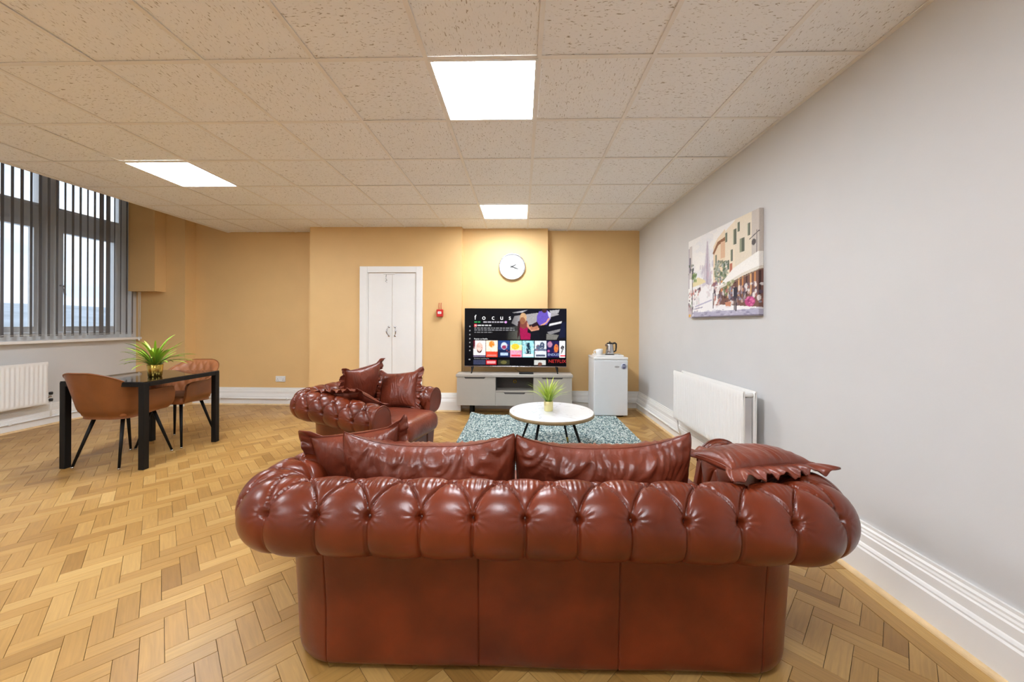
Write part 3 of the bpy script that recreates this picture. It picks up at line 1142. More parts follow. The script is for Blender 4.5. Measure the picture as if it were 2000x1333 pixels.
def chesterfield(name, label, cat, loc, rotz, W, da, r, zc, rc, drop, ds, s0, seams, n_seat, seat_front, res=0.007, row0=26, drow=71):
    t = thing(name, label, cat, loc, rotz)
    up = UPath(W / 2 - r, da, rc)
    n = int(up.L / res)
    ss = np.linspace(-up.L / 2, up.L / 2, n)
    extra = []
    for q in seams:
        extra += list(q + np.array([-0.006, -0.003, -0.0015, 0, 0.0015, 0.003, 0.006]))
    sb = np.unique(np.concatenate([ss[::2], extra]))
    x, y, nx, ny = up.at(ss)
    zline = lambda yv: zc - drop * smooth01((yv - rc * 0.6) / (da - rc * 0.6))
    zcs = zline(y)
    # profile: arc over the roll, then the inner face down to the seat
    ph = np.radians(np.linspace(-112, 188, 150))
    arc_o = np.cos(ph) * r
    arc_z = np.sin(ph) * r
    arc_t = (ph - ph[0]) * r
    tA = (R(row0) - ph[0]) * r
    dt = R(drow) * r
    inner_len = 0.40
    ki = 52
    li = np.linspace(0, 1, ki)[1:] * inner_len
    o_in = arc_o[-1] - 0.15 * li + 0.02 * np.sin(PI * li / inner_len)
    z_in = arc_z[-1] - li * 0.99
    O = np.concatenate([arc_o, o_in])
    Z = np.concatenate([arc_z, z_in])
    T = np.concatenate([arc_t, arc_t[-1] + li])
    No = np.concatenate([np.cos(ph), np.full(ki - 1, -1.0)])
    Nz = np.concatenate([np.sin(ph), np.full(ki - 1, 0.0)])
    q = (T - tA) / dt
    kq = (rc + 0.8 * r) / rc
    d_ = np.abs(ss)
    hb_ = up.lb / 2
    sig = np.where(d_ < hb_, d_, hb_ + np.clip(d_ - hb_, 0, up.lc) * kq + np.clip(d_ - hb_ - up.lc, 0, None)) * np.sign(ss)
    p = (sig - s0) / ds
    Pm, Q = np.meshgrid(p, q, indexing='ij')
    Qc = np.clip(Q, 0, None)
    Qn = np.where(Qc < 1, Qc ** 1.7, Qc)
    A, B = Pm + Qn / 2, Pm - Qn / 2
    da_ = np.abs(A - np.round(A))
    db_ = np.abs(B - np.round(B))
    dp_ = np.abs(Pm - np.round(Pm))
    up_h = (np.sin(PI * da_) * np.sin(PI * db_)) ** 0.26
    dn_h = np.sin(PI * dp_) ** 0.42
    dn_h = 1 - (1 - dn_h) * np.exp(-np.clip(-Q, 0, None) * 0.45)
    g = np.where(Q >= 0, up_h, dn_h)
    # crisp creases on the pleat lines
    cre = np.minimum(da_, db_) * ds
    cre = np.where(Q >= 0, cre, dp_ * ds)
    crease = np.exp(-(cre / 0.0030) ** 2)
    # buttons: nearest lattice node
    k = np.round(Q)
    k = np.clip(k, 0, None)
    off = (k % 2) * 0.5
    pn = np.round(Pm - off) + off
    dx_, dq_ = (Pm - pn) * ds, (Q - k) * dt
    dist = np.hypot(dx_, dq_)
    pit = np.exp(-(dist / 0.0125) ** 2)
    th = np.arctan2(dq_, dx_)
    rad_w = np.sin(13 * th + 3 * pn) * np.exp(-(dist / 0.040) ** 2) * np.clip(dist / 0.012, 0, 1)
    # gathered pleats fanning down from the upper buttons
    gath = np.sin(Pm * 2 * PI * 9 + 2.0 * np.sin(Pm * 3)) * np.exp(-((Q - 0.86) / 0.22) ** 2)
    edge = smooth01((up.L / 2 - np.abs(ss)) / 0.05)[:, None]
    inn = np.clip(1.2 - np.clip(T[None, :] - (T[-1] - 0.14), 0, None) / 0.1, 0, 1)
    H = (-0.021 * (1 - g) - 0.010 * crease - 0.024 * pit + 0.0026 * rad_w + 0.0015 * gath) * inn
    H = H * (0.35 + 0.65 * edge) - 0.018 * (1 - edge)
    off_ = O[None, :] + H * No[None, :]
    zz = zcs[:, None] + Z[None, :] + H * Nz[None, :]
    Vv = np.stack([x[:, None] + nx[:, None] * off_, y[:, None] + ny[:, None] * off_, zz], -1)
    obj('tufted_roll', grid_mesh(Vv), M['leather'], t)
    # buttons
    bme = lathe([(0.0, 0.0065), (0.005, 0.006), (0.0088, 0.003), (0.0095, 0.0), (0.008, -0.004), (0, -0.005)], 12)
    for kk in range(0, 7):
        tq = tA + kk * dt
        if tq > T[-1] - 0.1:
            break
        j = int(np.argmin(np.abs(T - tq)))
        mlo = int(math.floor((sig[0] - s0) / ds))
        for m_ in range(mlo, mlo + 60):
            sq = float(np.interp(s0 + (m_ + 0.5 * (kk % 2)) * ds, sig, ss, left=-99, right=99))
            if abs(sq) > up.L / 2 - 0.05:
                continue
            i = int(np.argmin(np.abs(ss - sq)))
            nrm = Vector((nx[i] * No[j], ny[i] * No[j], Nz[j])).normalized()
            pos = Vector(Vv[i, j]) + nrm * 0.004
            b_ = obj('button', bme, M['leather_dark'], t, pos)
            b_.rotation_mode = 'QUATERNION'
            b_.rotation_quaternion = nrm.to_track_quat('Z', 'Y')
    # outer base panel under the roll
    upb = UPath(W / 2 - r - 0.012, da, rc + 0.10)
    sb = sb * (upb.L / up.L) if not seams else np.unique(np.concatenate([np.linspace(-upb.L / 2, upb.L / 2, n // 2), extra]))
    xb, yb, nxb, nyb = upb.at(sb)
    zb_top = zline(yb) - r + 0.035
    fz = np.array([1.0, 0.9, 0.75, 0.6, 0.45, 0.3, 0.18, 0.1, 0.05, 0.02, 0.0])
    fo = np.array([-0.005, -0.008, -0.014, -0.020, -0.025, -0.028, -0.030, -0.031, -0.034, -0.042, -0.075])
    seam = np.zeros(len(sb))
    for qv in seams:
        seam = np.maximum(seam, np.exp(-((sb - qv) / 0.0022) ** 2))
    wob = np.array([[mnoise.noise((sv * 2.5, f * 2.0, 0.2)) for f in fz] for sv in sb]) * 0.006
    offb = fo[None, :] - 0.005 * seam[:, None] + wob
    Vb = np.stack([xb[:, None] + nxb[:, None] * offb, yb[:, None] + nyb[:, None] * offb,
                   0.018 + (zb_top[:, None] - 0.018) * fz[None, :]], -1)
    obj('outer_panel', grid_mesh(Vb, flip=True), M['leather'], t)
    # underside board and dark plinth
    pl = [(float(a + c * -0.075), float(b + d * -0.075)) for a, b, c, d in zip(xb[::4], yb[::4], nxb[::4], nyb[::4])]
    obj('plinth', prism(pl, 'z', 0.008, 0.05), M['dark'], t)
    # scroll panels closing the arm fronts
    ze = float(zline(np.array([da]))[0])
    for sgn in (-1, 1):
        out = []
        for a in np.linspace(R(-112), R(180), 30):
            out.append((sgn * (W / 2 - r + (r - 0.012) * math.cos(a)), ze + (r - 0.012) * math.sin(a)))
        inx = W / 2 - r - (r + 0.035)
        out.append((sgn * inx, 0.30))
        out.append((sgn * inx, 0.06))
        out.append((sgn * (W / 2 - r - 0.05), 0.06))
        out.append((sgn * (W / 2 - r - 0.02), 0.25))
        fp = obj('arm_front', prism(out, 'y', da - 0.014, da + 0.026, 0.013), M['leather'], t)
        edge_pts = [(px_, da + 0.020, pz_) for px_, pz_ in out[:30]]
        obj('piping', tube(edge_pts, 0.006, 8), M['leather'], fp)
    # front rail and seat deck
    ix = W / 2 - 2 * r - 0.03
    obj('front_rail', box(-ix, ix, da - 0.06, da + 0.02, 0.05, 0.30, 0.015, 3), M['leather'], t)
    obj('seat_deck', box(-ix, ix, 0.10, da - 0.06, 0.20, 0.29), M['leather'], t)
    cw = 2 * ix / n_seat
    for i in range(n_seat):
        cx_ = -ix + cw * (i + 0.5)
        obj('seat_cushion', soft_box(cw * 0.99, seat_front - 0.16, 0.185, 0.075, seed=i + len(name)), M['leather_soft'], t,
            (cx_, 0.16 + (seat_front - 0.16) / 2, 0.29))
    for sx in (-1, 1):
        for yq in (0.20, da - 0.03):
            ft = obj('foot', lathe([(0.02, 0.012), (0.034, 0.02), (0.036, 0.04), (0.028, 0.06)], 16), M['dark'], t, (sx * (W / 2 - r - 0.17), yq, 0))
            obj('castor', lathe([(0.0, 0.0), (0.018, 0.0), (0.02, 0.006), (0.018, 0.016)], 12), M['brass'], ft)
    return t


def soft_box(w, d, h, rad, seed=0, nseg=28):
    """upholstered block: rounded edges, crowned top, slight wobble; base at z=0, centred in xy"""
    n = nseg
    V, idx = [], {}
    faces = []

    def vert(a, b, c):
        key = (round(a, 6), round(b, 6), round(c, 6))
        if key in idx:
            return idx[key]
        p = Vector((a * w / 2, b * d / 2, c * h / 2))
        core = Vector((max(-w / 2 + rad, min(w / 2 - rad, p.x)), max(-d / 2 + rad, min(d / 2 - rad, p.y)), max(-h / 2 + rad, min(h / 2 - rad, p.z))))
        dd = p - core
        if dd.length > 1e-6:
            p = core + dd.normalized() * rad
        crown = (1 - a ** 2) * (1 - b ** 2)
        p.z += 0.022 * crown * (1 if c > 0 else 0) + 0.006 * mnoise.noise(Vector((p.x * 7 + seed, p.y * 7, p.z * 7)))
        V.append((p.x, p.y, p.z + h / 2))
        idx[key] = len(V) - 1
        return idx[key]
    lin = [-1 + 2 * i / n for i in range(n + 1)]
    m = 8
    lz = [-1 + 2 * i / m for i in range(m + 1)]
    for c in (-1, 1):
        for i in range(n):
            for j in range(n):
                f = [vert(lin[i], lin[j], c), vert(lin[i + 1], lin[j], c), vert(lin[i + 1], lin[j + 1], c), vert(lin[i], lin[j + 1], c)]
                faces.append(f if c > 0 else f[::-1])
    for s in (-1, 1):
        for i in range(n):
            for j in range(m):
                f = [vert(lin[i], s, lz[j]), vert(lin[i + 1], s, lz[j]), vert(lin[i + 1], s, lz[j + 1]), vert(lin[i], s, lz[j + 1])]
                faces.append(f if s < 0 else f[::-1])
                f = [vert(s, lin[i], lz[j]), vert(s, lin[i + 1], lz[j]), vert(s, lin[i + 1], lz[j + 1]), vert(s, lin[i], lz[j + 1])]
                faces.append(f if s > 0 else f[::-1])
    return mesh(V, faces, True)


def pillow_mesh(w, h, th, pinch=0.10, seed=0, wr=0.012, n=84, sag=0.0, dirx=0.0, corner=0.0):
    """stuffed cushion in the local xz plane, thickness along y; pinched edges and pulled folds.
    returns the mesh and its seam outline"""
    u = np.linspace(-1, 1, n + 1)
    U, Wv = np.meshgrid(u, u, indexing='ij')
    X = w / 2 * U * (1 - pinch * (1 - Wv ** 2) * np.abs(U) ** 2)
    Zz = h / 2 * Wv * (1 - pinch * (1 - U ** 2) * np.abs(Wv) ** 2)
    X = X * np.sqrt(1 - corner * Wv ** 4 / 2)
    Zz = Zz * np.sqrt(1 - corner * U ** 4 / 2)
    Zz = Zz - sag * (1 - np.abs(U) ** 3) * (0.5 + 0.5 * Wv)
    env = ((1 - np.abs(U) ** 2.6).clip(0) * (1 - np.abs(Wv) ** 2.6).clip(0)) ** 0.55
    wrk = np.zeros_like(U)
    for i in range(n + 1):
        for j in range(n + 1):
            a, b = U[i, j] * w, Wv[i, j] * h
            # folds run in from the top and bottom seams, turning with the position
            ph_ = 1.6 * mnoise.noise((a * 4 + seed, b * 3, 1.7))
            f1 = math.sin((a + dirx * b) * 46 + 5.0 * ph_ + seed)
            f2 = mnoise.noise((a * 9 + 3 * ph_ + seed * 3.1, b * 5, 0.0))
            amp = 0.35 + 0.65 * abs(Wv[i, j]) ** 1.5
            wrk[i, j] = amp * (0.55 * (1 - abs(f1)) ** 1.0 * (0.5 + 0.9 * max(0, mnoise.noise((a * 3, b * 2, seed + 4.0)) + 0.3)) + 0.75 * f2)
    bul = 0.08 * np.array([[mnoise.noise((float(a) * 1.5 + seed, float(b) * 1.5, 2.0)) for b in u] for a in u])
    Yf = -(th / 2) * env * (1 + bul) - wr * wrk * np.minimum(1, env * 2.2)
    Yb = (th / 2) * env * (1 - bul) + wr * wrk * np.minimum(1, env * 2.2)
    V1 = np.stack([X, Yf, Zz], -1)
    V2 = np.stack([X, Yb, Zz], -1)
    N = (n + 1) ** 2
    me = bpy.data.meshes.new('mesh')
    idx1 = np.arange(N).reshape(n + 1, n + 1)
    idx2 = idx1 + N
    # weld the border
    bd = np.zeros((n + 1, n + 1), bool)
    bd[0, :] = bd[-1, :] = bd[:, 0] = bd[:, -1] = True
    idx2 = np.where(bd, idx1, idx2)
    q1 = np.stack([idx1[:-1, :-1], idx1[1:, :-1], idx1[1:, 1:], idx1[:-1, 1:]], -1).reshape(-1, 4)
    q2 = np.stack([idx2[:-1, :-1], idx2[:-1, 1:], idx2[1:, 1:], idx2[1:, :-1]], -1).reshape(-1, 4)
    me.from_pydata(np.concatenate([V1.reshape(-1, 3), V2.reshape(-1, 3)]).tolist(), [], np.concatenate([q1, q2]).tolist())
    me.polygons.foreach_set('use_smooth', [True] * len(me.polygons))
    bm = bmesh.new()
    bm.from_mesh(me)
    bmesh.ops.delete(bm, geom=[v for v in bm.verts if not v.link_faces], context='VERTS')
    bm.to_mesh(me)
    bm.free()
    rim_ = [tuple(V1[i, 0]) for i in range(n)] + [tuple(V1[n, j]) for j in range(n)] + \
           [tuple(V1[i, n]) for i in range(n, 0, -1)] + [tuple(V1[0, j]) for j in range(n, 0, -1)]
    return me, rim_


def pillow(name, label, loc, rot, w, h, th, ruffle=0.0, seed=0, wr=0.012, pinch=0.10, sag=0.0, group='loose leather cushions', dirx=0.0, droop=0.0, ends='x'):
    t = thing(name, label, 'cushion', loc, 0, group)
    t.rotation_euler = rot
    me, rim_ = pillow_mesh(w, h, th, pinch, seed, wr, sag=sag, dirx=dirx, corner=0.0 if ruffle else 0.22)
    obj('cover', me, M['leather_soft'], t)
    obj('seam_piping', tube(rim_[::2], 0.0045 if ruffle else 0.002, 6, True), M['leather'], t)
    if ruffle:
        pts = [Vector(p) for p in rim_]
        per = sum((pts[(i + 1) % len(pts)] - pts[i]).length for i in range(len(pts)))
        nn, rows = 420, 5
        # resample
        acc, dists = 0, [0]
        for i in range(len(pts)):
            acc += (pts[(i + 1) % len(pts)] - pts[i]).length
            dists.append(acc)
        Vv = np.zeros((nn, rows + 1, 3))
        cen = Vector((0, 0, 0))
        ph_ = 0.0
        for i in range(nn):
            d = per * i / nn
            k = 0
            while dists[k + 1] < d:
                k += 1
            f = (d - dists[k]) / max(1e-9, dists[k + 1] - dists[k])
            p = pts[k].lerp(pts[(k + 1) % len(pts)], f)
            outd = Vector((math.copysign(abs(p.x / (w / 2)) ** 4, p.x), 0, math.copysign(abs(p.z / (h / 2)) ** 4, p.z)))
            outd = outd.normalized() if outd.length > 1e-6 else Vector((1, 0, 0))
            ph_ += 2 * PI / nn * (per / 0.066) * (0.6 + 0.8 * (0.5 + 0.5 * mnoise.noise((d * 6, seed, 0))))
            for rr in range(rows + 1):
                e = rr / rows
                side = abs(outd.x) if ends == 'x' else abs(outd.z)
                keep = float(smooth01((side - 0.25) / 0.5))
                fold = (math.sin(ph_) * 0.012 * e + math.sin(ph_ * 2.3 + 1) * 0.005 * e) * keep
                ln = ruffle * e * (1 + 0.14 * math.sin(ph_ * 0.37)) * (0.04 + 0.96 * keep)
                q_ = p + outd * ln
                Vv[i, rr] = (q_.x + 0.4 * fold * -outd.z, fold + droop * e * e, q_.z + 0.4 * fold * outd.x)
        rf = obj('ruffle', grid_mesh(Vv, closed_u=True), M['leather_soft'], t)
        sm = rf.modifiers.new('thickness', 'SOLIDIFY')
        sm.thickness = 0.003
    return t


# sofa with its back to the camera
SOFA = (0.070, 1.30, 0)
chesterfield('chesterfield_sofa', 'long oxblood leather tufted sofa seen from behind', 'sofa', SOFA, 0.0,
             2.285, 0.72, 0.129, 0.594, 0.15, 0.06, 0.1725, 0.1725 * 0.69,
             [-0.218, 0.285, -0.78, 0.80], 2, 0.78, 0.0045)

pillow('sofa_cushion', 'big creased leather back cushion on the left half of the sofa', (-0.385, 1.585, 0.630), (R(15), R(0.5), R(2)), 0.75, 0.42, 0.23, 0, 3, 0.027, 0.04, 0.070, dirx=0.5)
pillow('sofa_cushion', 'big creased leather back cushion on the right half of the sofa', (0.345, 1.585, 0.635), (R(15), R(-2), R(-2)), 0.75, 0.42, 0.23, 0, 8, 0.027, 0.04, 0.075, dirx=-0.5)
pillow('ruffled_cushion', 'ruffled leather cushion standing on the left sofa arm', (-0.725, 1.66, 0.625), (R(12), R(-5), R(14)), 0.37, 0.36, 0.17, 0.05, 5, 0.005, 0.08)
pillow('ruffled_cushion', 'ruffled leather cushion slumped over the right sofa arm', (0.935, 1.525, 0.735), (R(-93), R(2), R(16)), 0.40, 0.21, 0.10, 0.07, 11, 0.009, 0.08, droop=0.012, ends='z')

# armchair by the cupboard door, turned towards the coffee table
ARM = (-1.72, 3.40, 0)
chesterfield('chesterfield_armchair', 'oxblood leather tufted armchair in front of the white door', 'armchair', ARM, R(-105),
             1.10, 0.78, 0.125, 0.605, 0.16, 0.075, 0.140, 0.02,
             [-0.2, 0.2], 1, 0.94, 0.0065, 2, 54)

pillow('ruffled_cushion', 'ruffled leather cushion propped tallest against the armchair back', (-1.50, 3.42, 0.68), (R(-18), R(6), R(-112)), 0.42, 0.42, 0.16, 0.05, 21, 0.007, 0.08)
pillow('ruffled_cushion', 'ruffled leather cushion lying along the near arm of the armchair', (-1.44, 3.06, 0.645), (R(-62), R(4), R(166)), 0.44, 0.30, 0.12, 0.06, 25, 0.007, 0.08, ends='z')
pillow('ruffled_cushion', 'ruffled leather cushion leaning on the far arm of the armchair', (-1.20, 3.60, 0.62), (R(-24), R(-6), R(-10)), 0.40, 0.36, 0.15, 0.055, 28, 0.006, 0.08)


# ================================================================== RUG AND COFFEE TABLE
RX0, RX1, RY0, RY1 = -0.69, 1.31, 2.75, 5.08
rg_n, rg_m = 260, 300
U, W_ = np.meshgrid(np.linspace(0, 1, rg_n), np.linspace(0, 1, rg_m), indexing='ij')
zr = 0.012 + rng.random(U.shape) * 0.017
ed = np.minimum.reduce([U * (RX1 - RX0), (1 - U) * (RX1 - RX0), W_ * (RY1 - RY0), (1 - W_) * (RY1 - RY0)])
zr = zr * smooth01(ed / 0.02) + 0.001
curl = np.clip(1 - np.hypot(U * 2.0, (1 - W_) * 2.3) / 0.22, 0, 1)
zr = zr + 0.045 * curl ** 1.5
Vr = np.stack([(U - 0.5) * (RX1 - RX0) + rng.normal(0, 0.0022, U.shape), (W_ - 0.5) * (RY1 - RY0) + rng.normal(0, 0.0022, U.shape), zr], -1)
rug = obj('shaggy_rug', grid_mesh(Vr, smooth=False), M['rug'], None, ((RX0 + RX1) / 2, (RY0 + RY1) / 2, 0.0))
tag(rug, 'mottled teal and grey shaggy rug under the round table', 'rug')

CT = (0.295, 3.565)
ct = thing('coffee_table', 'round white marble top coffee table on thin black legs', 'coffee table', (CT[0], CT[1], 0.0))
obj('tabletop', lathe([(0, 0.418), (0.398, 0.418), (0.402, 0.421), (0.402, 0.437), (0.399, 0.44), (0, 0.44)], 72, False), M['marble'], ct)
obj('edge_band', lathe([(0.396, 0.405), (0.405, 0.407), (0.405, 0.434), (0.401, 0.436)], 72, True, False), M['frame_edge'], ct)
obj('under_panel', lathe([(0, 0.404), (0.398, 0.404), (0.398, 0.42), (0, 0.42)], 72, False), M['frame_edge'], ct)
for a in (60, 136, 240, 316):
    ca, sa = math.cos(R(a)), math.sin(R(a))
    lg = obj('leg', tube([(ca * 0.24, sa * 0.24, 0.41), (ca * 0.385, sa * 0.385, 0.09)], [0.013, 0.011], 10), M['black'], ct)
    obj('leg_tip', tube([(ca * 0.385, sa * 0.385, 0.09), (ca * 0.418, sa * 0.418, 0.018)], [0.011, 0.009], 10), M['brass'], lg)

# ================================================================== POTTED GRASS PLANTS
def blade_mesh(length, width, bend, fold=0.25, seg=7):
    V, Fc = [], []
    x = z = 0.0
    a = R(84)
    step = length / seg
    for i in range(seg + 1):
        f = i / seg
        wv = width * (0.55 + 0.9 * f) * (1 - f) ** 0.6 if f > 0.05 else width * 0.55
        if i == seg:
            wv = 0.0004
        V += [(x, -wv / 2, z + wv * fold), (x, 0, z), (x, wv / 2, z + wv * fold)]
        x += math.cos(a) * step
        z += math.sin(a) * step
        a -= bend / seg
    for i in range(seg):
        k = i * 3
        Fc += [(k, k + 1, k + 4, k + 3), (k + 1, k + 2, k + 5, k + 4)]
    return mesh(V, Fc, True)


def plant(name, label, loc, pot_r0, pot_r1, pot_h, n, length, width, spread, leaf_m, pot_m, seed):
    rn = random.Random(seed)
    t = thing(name, label, 'plant', loc, 0, 'small potted artificial grass plants')
    obj('pot', lathe([(0, 0), (pot_r0 - 0.004, 0), (pot_r0, 0.004), (pot_r1, pot_h - 0.002), (pot_r1 - 0.002, pot_h), (pot_r1 - 0.006, pot_h - 0.002), (pot_r1 - 0.008, pot_h - 0.018), (0, pot_h - 0.018)], 36), M[pot_m], t)
    obj('moss', lathe([(pot_r1 - 0.009, pot_h - 0.017), (pot_r1 * 0.6, pot_h + 0.004), (0, pot_h + 0.010)], 20, True, False), M['soil'], t)
    variants = [blade_mesh(length * rn.uniform(0.75, 1.1), width * rn.uniform(0.8, 1.2), R(rn.uniform(*spread))) for _ in range(9)]
    for i in range(n):
        az = 2 * PI * (i * 0.618 + rn.uniform(-0.03, 0.03))
        f = i / n
        rr = pot_r1 * 0.62 * math.sqrt(f)
        lean = R(6 + 58 * f ** 1.2 * (spread[1] / 90) + rn.uniform(-5, 5))
        o_ = obj('leaf', variants[i % 9], M[leaf_m], t, (rr * math.cos(az), rr * math.sin(az), pot_h - 0.006))
        o_.rotation_euler = (0, lean, az)
        sc = (1.08 - 0.22 * f) * rn.uniform(0.85, 1.1)
        o_.scale = (sc, sc, sc)
    return t


plant('potted_grass', 'upright yellow-green potted grass in pale gold pot on the round table', (0.268, 3.56, 0.4405), 0.041, 0.044, 0.095, 110, 0.245, 0.011, (8, 60), 'leaf', 'palebrass', 4)
plant('potted_grass', 'spreading green potted grass in brass pot on the black dining table', (-3.47, 3.42, 0.7605), 0.050, 0.060, 0.115, 56, 0.30, 0.036, (25, 88), 'leaf_dark', 'brass', 9)

# ================================================================== DINING TABLE AND CHAIRS
DX0, DX1, DY0, DY1 = -3.995, -3.245, 3.10, 3.90
dt_ = thing('dining_table', 'square black glass dining table with black metal legs', 'dining table', ((DX0 + DX1) / 2, (DY0 + DY1) / 2, 0))
hx, hy = (DX1 - DX0) / 2, (DY1 - DY0) / 2
for sx in (-1, 1):
    for sy in (-1, 1):
        obj('leg', box(sx * hx - (0.05 if sx > 0 else 0), sx * hx + (0 if sx > 0 else 0.05), sy * hy - (0.05 if sy > 0 else 0), sy * hy + (0 if sy > 0 else 0.05), 0, 0.752, 0.003, 1), M['black'], dt_)
for sy in (-1, 1):
    obj('apron_rail', box(-hx + 0.05, hx - 0.05, sy * hy - (0.04 if sy > 0 else 0), sy * hy + (0 if sy > 0 else 0.04), 0.716, 0.752, 0.002, 1), M['black'], dt_)
for sx in (-1, 1):
    obj('apron_rail', box(sx * hx - (0.04 if sx > 0 else 0), sx * hx + (0 if sx > 0 else 0.04), -hy + 0.05, hy - 0.05, 0.716, 0.752, 0.002, 1), M['black'], dt_)
obj('glass_top', box(-hx + 0.002, hx - 0.002, -hy + 0.002, hy - 0.002, 0.752, 0.760, 0.002, 1), M['glass_black'], dt_)


def dining_chair_meshes():
    up = UPath(0.245, 0.47, 0.15)
    N, Mh = 150, 40
    ss = np.linspace(-up.L / 2, up.L / 2, N)
    x, y, nx, ny = up.at(ss)
    d = np.abs(ss)
    hb = up.lb / 2
    zbot = 0.425 + 0.02 * smooth01((y - 0.1) / 0.3)
    top_b, top_a = 0.845, 0.655
    ztop = top_b + (top_a - top_b) * smooth01((d - hb + 0.015) / (up.lc + 0.07))
    endd = (up.L / 2 - d)
    rr = 0.055
    fr = np.where(endd < rr, np.sqrt(np.clip(1 - (1 - endd / rr) ** 2, 0, 1)), 1.0)
    zmid = (ztop + zbot) / 2
    zt = zmid + (ztop - zmid) * (0.35 + 0.65 * fr)
    zb_ = zmid - (zmid - zbot) * (0.35 + 0.65 * fr)
    h = np.linspace(0, 1, Mh)
    back = smooth01(1 - (d - hb * 0.6) / (up.lc + 0.05))
    flare = 0.035 + 0.075 * back
    Hh = h[None, :]
    Z = zb_[:, None] + (zt - zb_)[:, None] * Hh
    rel = (Z - 0.445) / 0.40
    off = flare[:, None] * rel * 1.1 - 0.05 * np.exp(-(rel / 0.10) ** 2) * 0.5
    outer = np.stack([x[:, None] + nx[:, None] * off, y[:, None] + ny[:, None] * off, Z], -1)
    # quilted inner skin
    q1 = ss[:, None] / 0.075 + Z / 0.085 * 0.5
    q2 = ss[:, None] / 0.075 - Z / 0.085 * 0.5
    quilt = (np.abs(np.sin(PI * q1)) * np.abs(np.sin(PI * q2))) ** 0.4
    th = 0.038 * np.sqrt(np.clip(1 - (np.abs(Hh - 0.5) * 2) ** 6, 0, 1)) * np.minimum(1, endd / 0.04)[:, None] ** 0.5
    off2 = off - th - 0.015 * quilt * np.minimum(1, th / 0.03)
    inner = np.stack([x[:, None] + nx[:, None] * off2, y[:, None] + ny[:, None] * off2, Z], -1)
    rim_ = [tuple(p) for p in outer[:, -1]]
    return grid_mesh(outer), grid_mesh(inner, flip=True), tube(rim_[2:-2], 0.006, 8)


co, ci, cr = dining_chair_meshes()
seat_me = soft_box(0.41, 0.42, 0.075, 0.03, 3, 20)
pan_me = box(-0.165, 0.165, -0.165, 0.165, 0.428, 0.442, 0.005, 1)


def dining_chair(label, loc, rotz):
    t = thing('dining_chair', label, 'chair', loc, rotz, 'tan leather tub chairs at the dining table')
    sh = Vector((0, -0.245, 0))
    a = obj('shell', co, M['tan'], t, sh)
    obj('quilted_lining', ci, M['tan_in'], t, sh)
    obj('piping', cr, M['tan'], a)
    obj('seat_cushion', seat_me, M['tan_in'], t, (0, 0.01, 0.437))
    obj('seat_pan', pan_me, M['black'], t)
    for sx in (-1, 1):
        for sy in (-1, 1):
            top = Vector((sx * 0.13, sy * 0.13, 0.44))
            bot = Vector((sx * 0.215, sy * 0.235, 0.012))
            l_ = obj('leg', tube([top, bot], [0.0155, 0.0095], 12), M['black'], t)
            obj('glide', lathe([(0, 0), (0.010, 0), (0.011, 0.008), (0.009, 0.014)], 10), M['chrome'], l_, (bot.x, bot.y, 0))
    return t


dining_chair('tan leather tub chair seen from behind, nearest side of dining table', (-3.675, 3.345, 0), R(-1.5))
dining_chair('tan leather tub chair at far side of dining table showing its quilted lining', (-3.665, 3.86, 0), R(180 + 6))

# ================================================================== TV STAND, TV, SET-TOP BOX
SY0, SY1 = 5.10, 5.40
sx0, sx1 = -0.888, 0.706
ts = thing('tv_stand', 'low taupe television stand with niche and drawer below the screen', 'tv stand', ((sx0 + sx1) / 2, SY0, 0))
sw = (sx1 - sx0) / 2
sd = SY1 - SY0
nx0, nx1 = P(968, 760, y=SY0).x - (sx0 + sx1) / 2, P(1042, 760, y=SY0).x - (sx0 + sx1) / 2
z0, z1, zt = 0.14, 0.535, 0.572
nz0 = 0.345
obj('top_board', box(-sw - 0.012, sw + 0.012, -0.008, sd, z1, zt, 0.003, 1), M['taupe'], ts)
cb = bmesh.new()
add_box(cb, -sw, -sw + 0.018, 0.018, sd, z0, z1)
add_box(cb, sw - 0.018, sw, 0.018, sd, z0, z1)
add_box(cb, nx0 - 0.018, nx0, 0.018, sd, z0, z1)
add_box(cb, nx1, nx1 + 0.018, 0.018, sd, z0, z1)
add_box(cb, -sw + 0.018, nx0 - 0.018, 0.018, sd, z0, z0 + 0.018)
add_box(cb, nx0, nx1, 0.018, sd, z0, z0 + 0.018)
add_box(cb, nx1 + 0.018, sw - 0.018, 0.018, sd, z0, z0 + 0.018)
add_box(cb, nx0, nx1, 0.004, sd, nz0 - 0.02, nz0)
obj('carcass', bm_mesh(cb), M['taupe'], ts)
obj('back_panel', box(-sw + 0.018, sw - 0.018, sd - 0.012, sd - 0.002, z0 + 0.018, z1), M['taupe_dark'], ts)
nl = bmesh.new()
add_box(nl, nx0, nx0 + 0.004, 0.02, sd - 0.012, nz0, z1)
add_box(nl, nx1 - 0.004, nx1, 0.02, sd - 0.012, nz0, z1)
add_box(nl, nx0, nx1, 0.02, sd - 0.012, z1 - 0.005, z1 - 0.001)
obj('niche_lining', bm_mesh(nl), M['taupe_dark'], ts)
obj('cable_grommet', lathe([(0.018, 0), (0.030, 0), (0.030, 0.006), (0.018, 0.006)], 20, True, False), M['brass'], ts, (nx0 + (nx1 - nx0) * 0.5, sd - 0.014, nz0 + 0.09), (PI / 2, 0, 0))


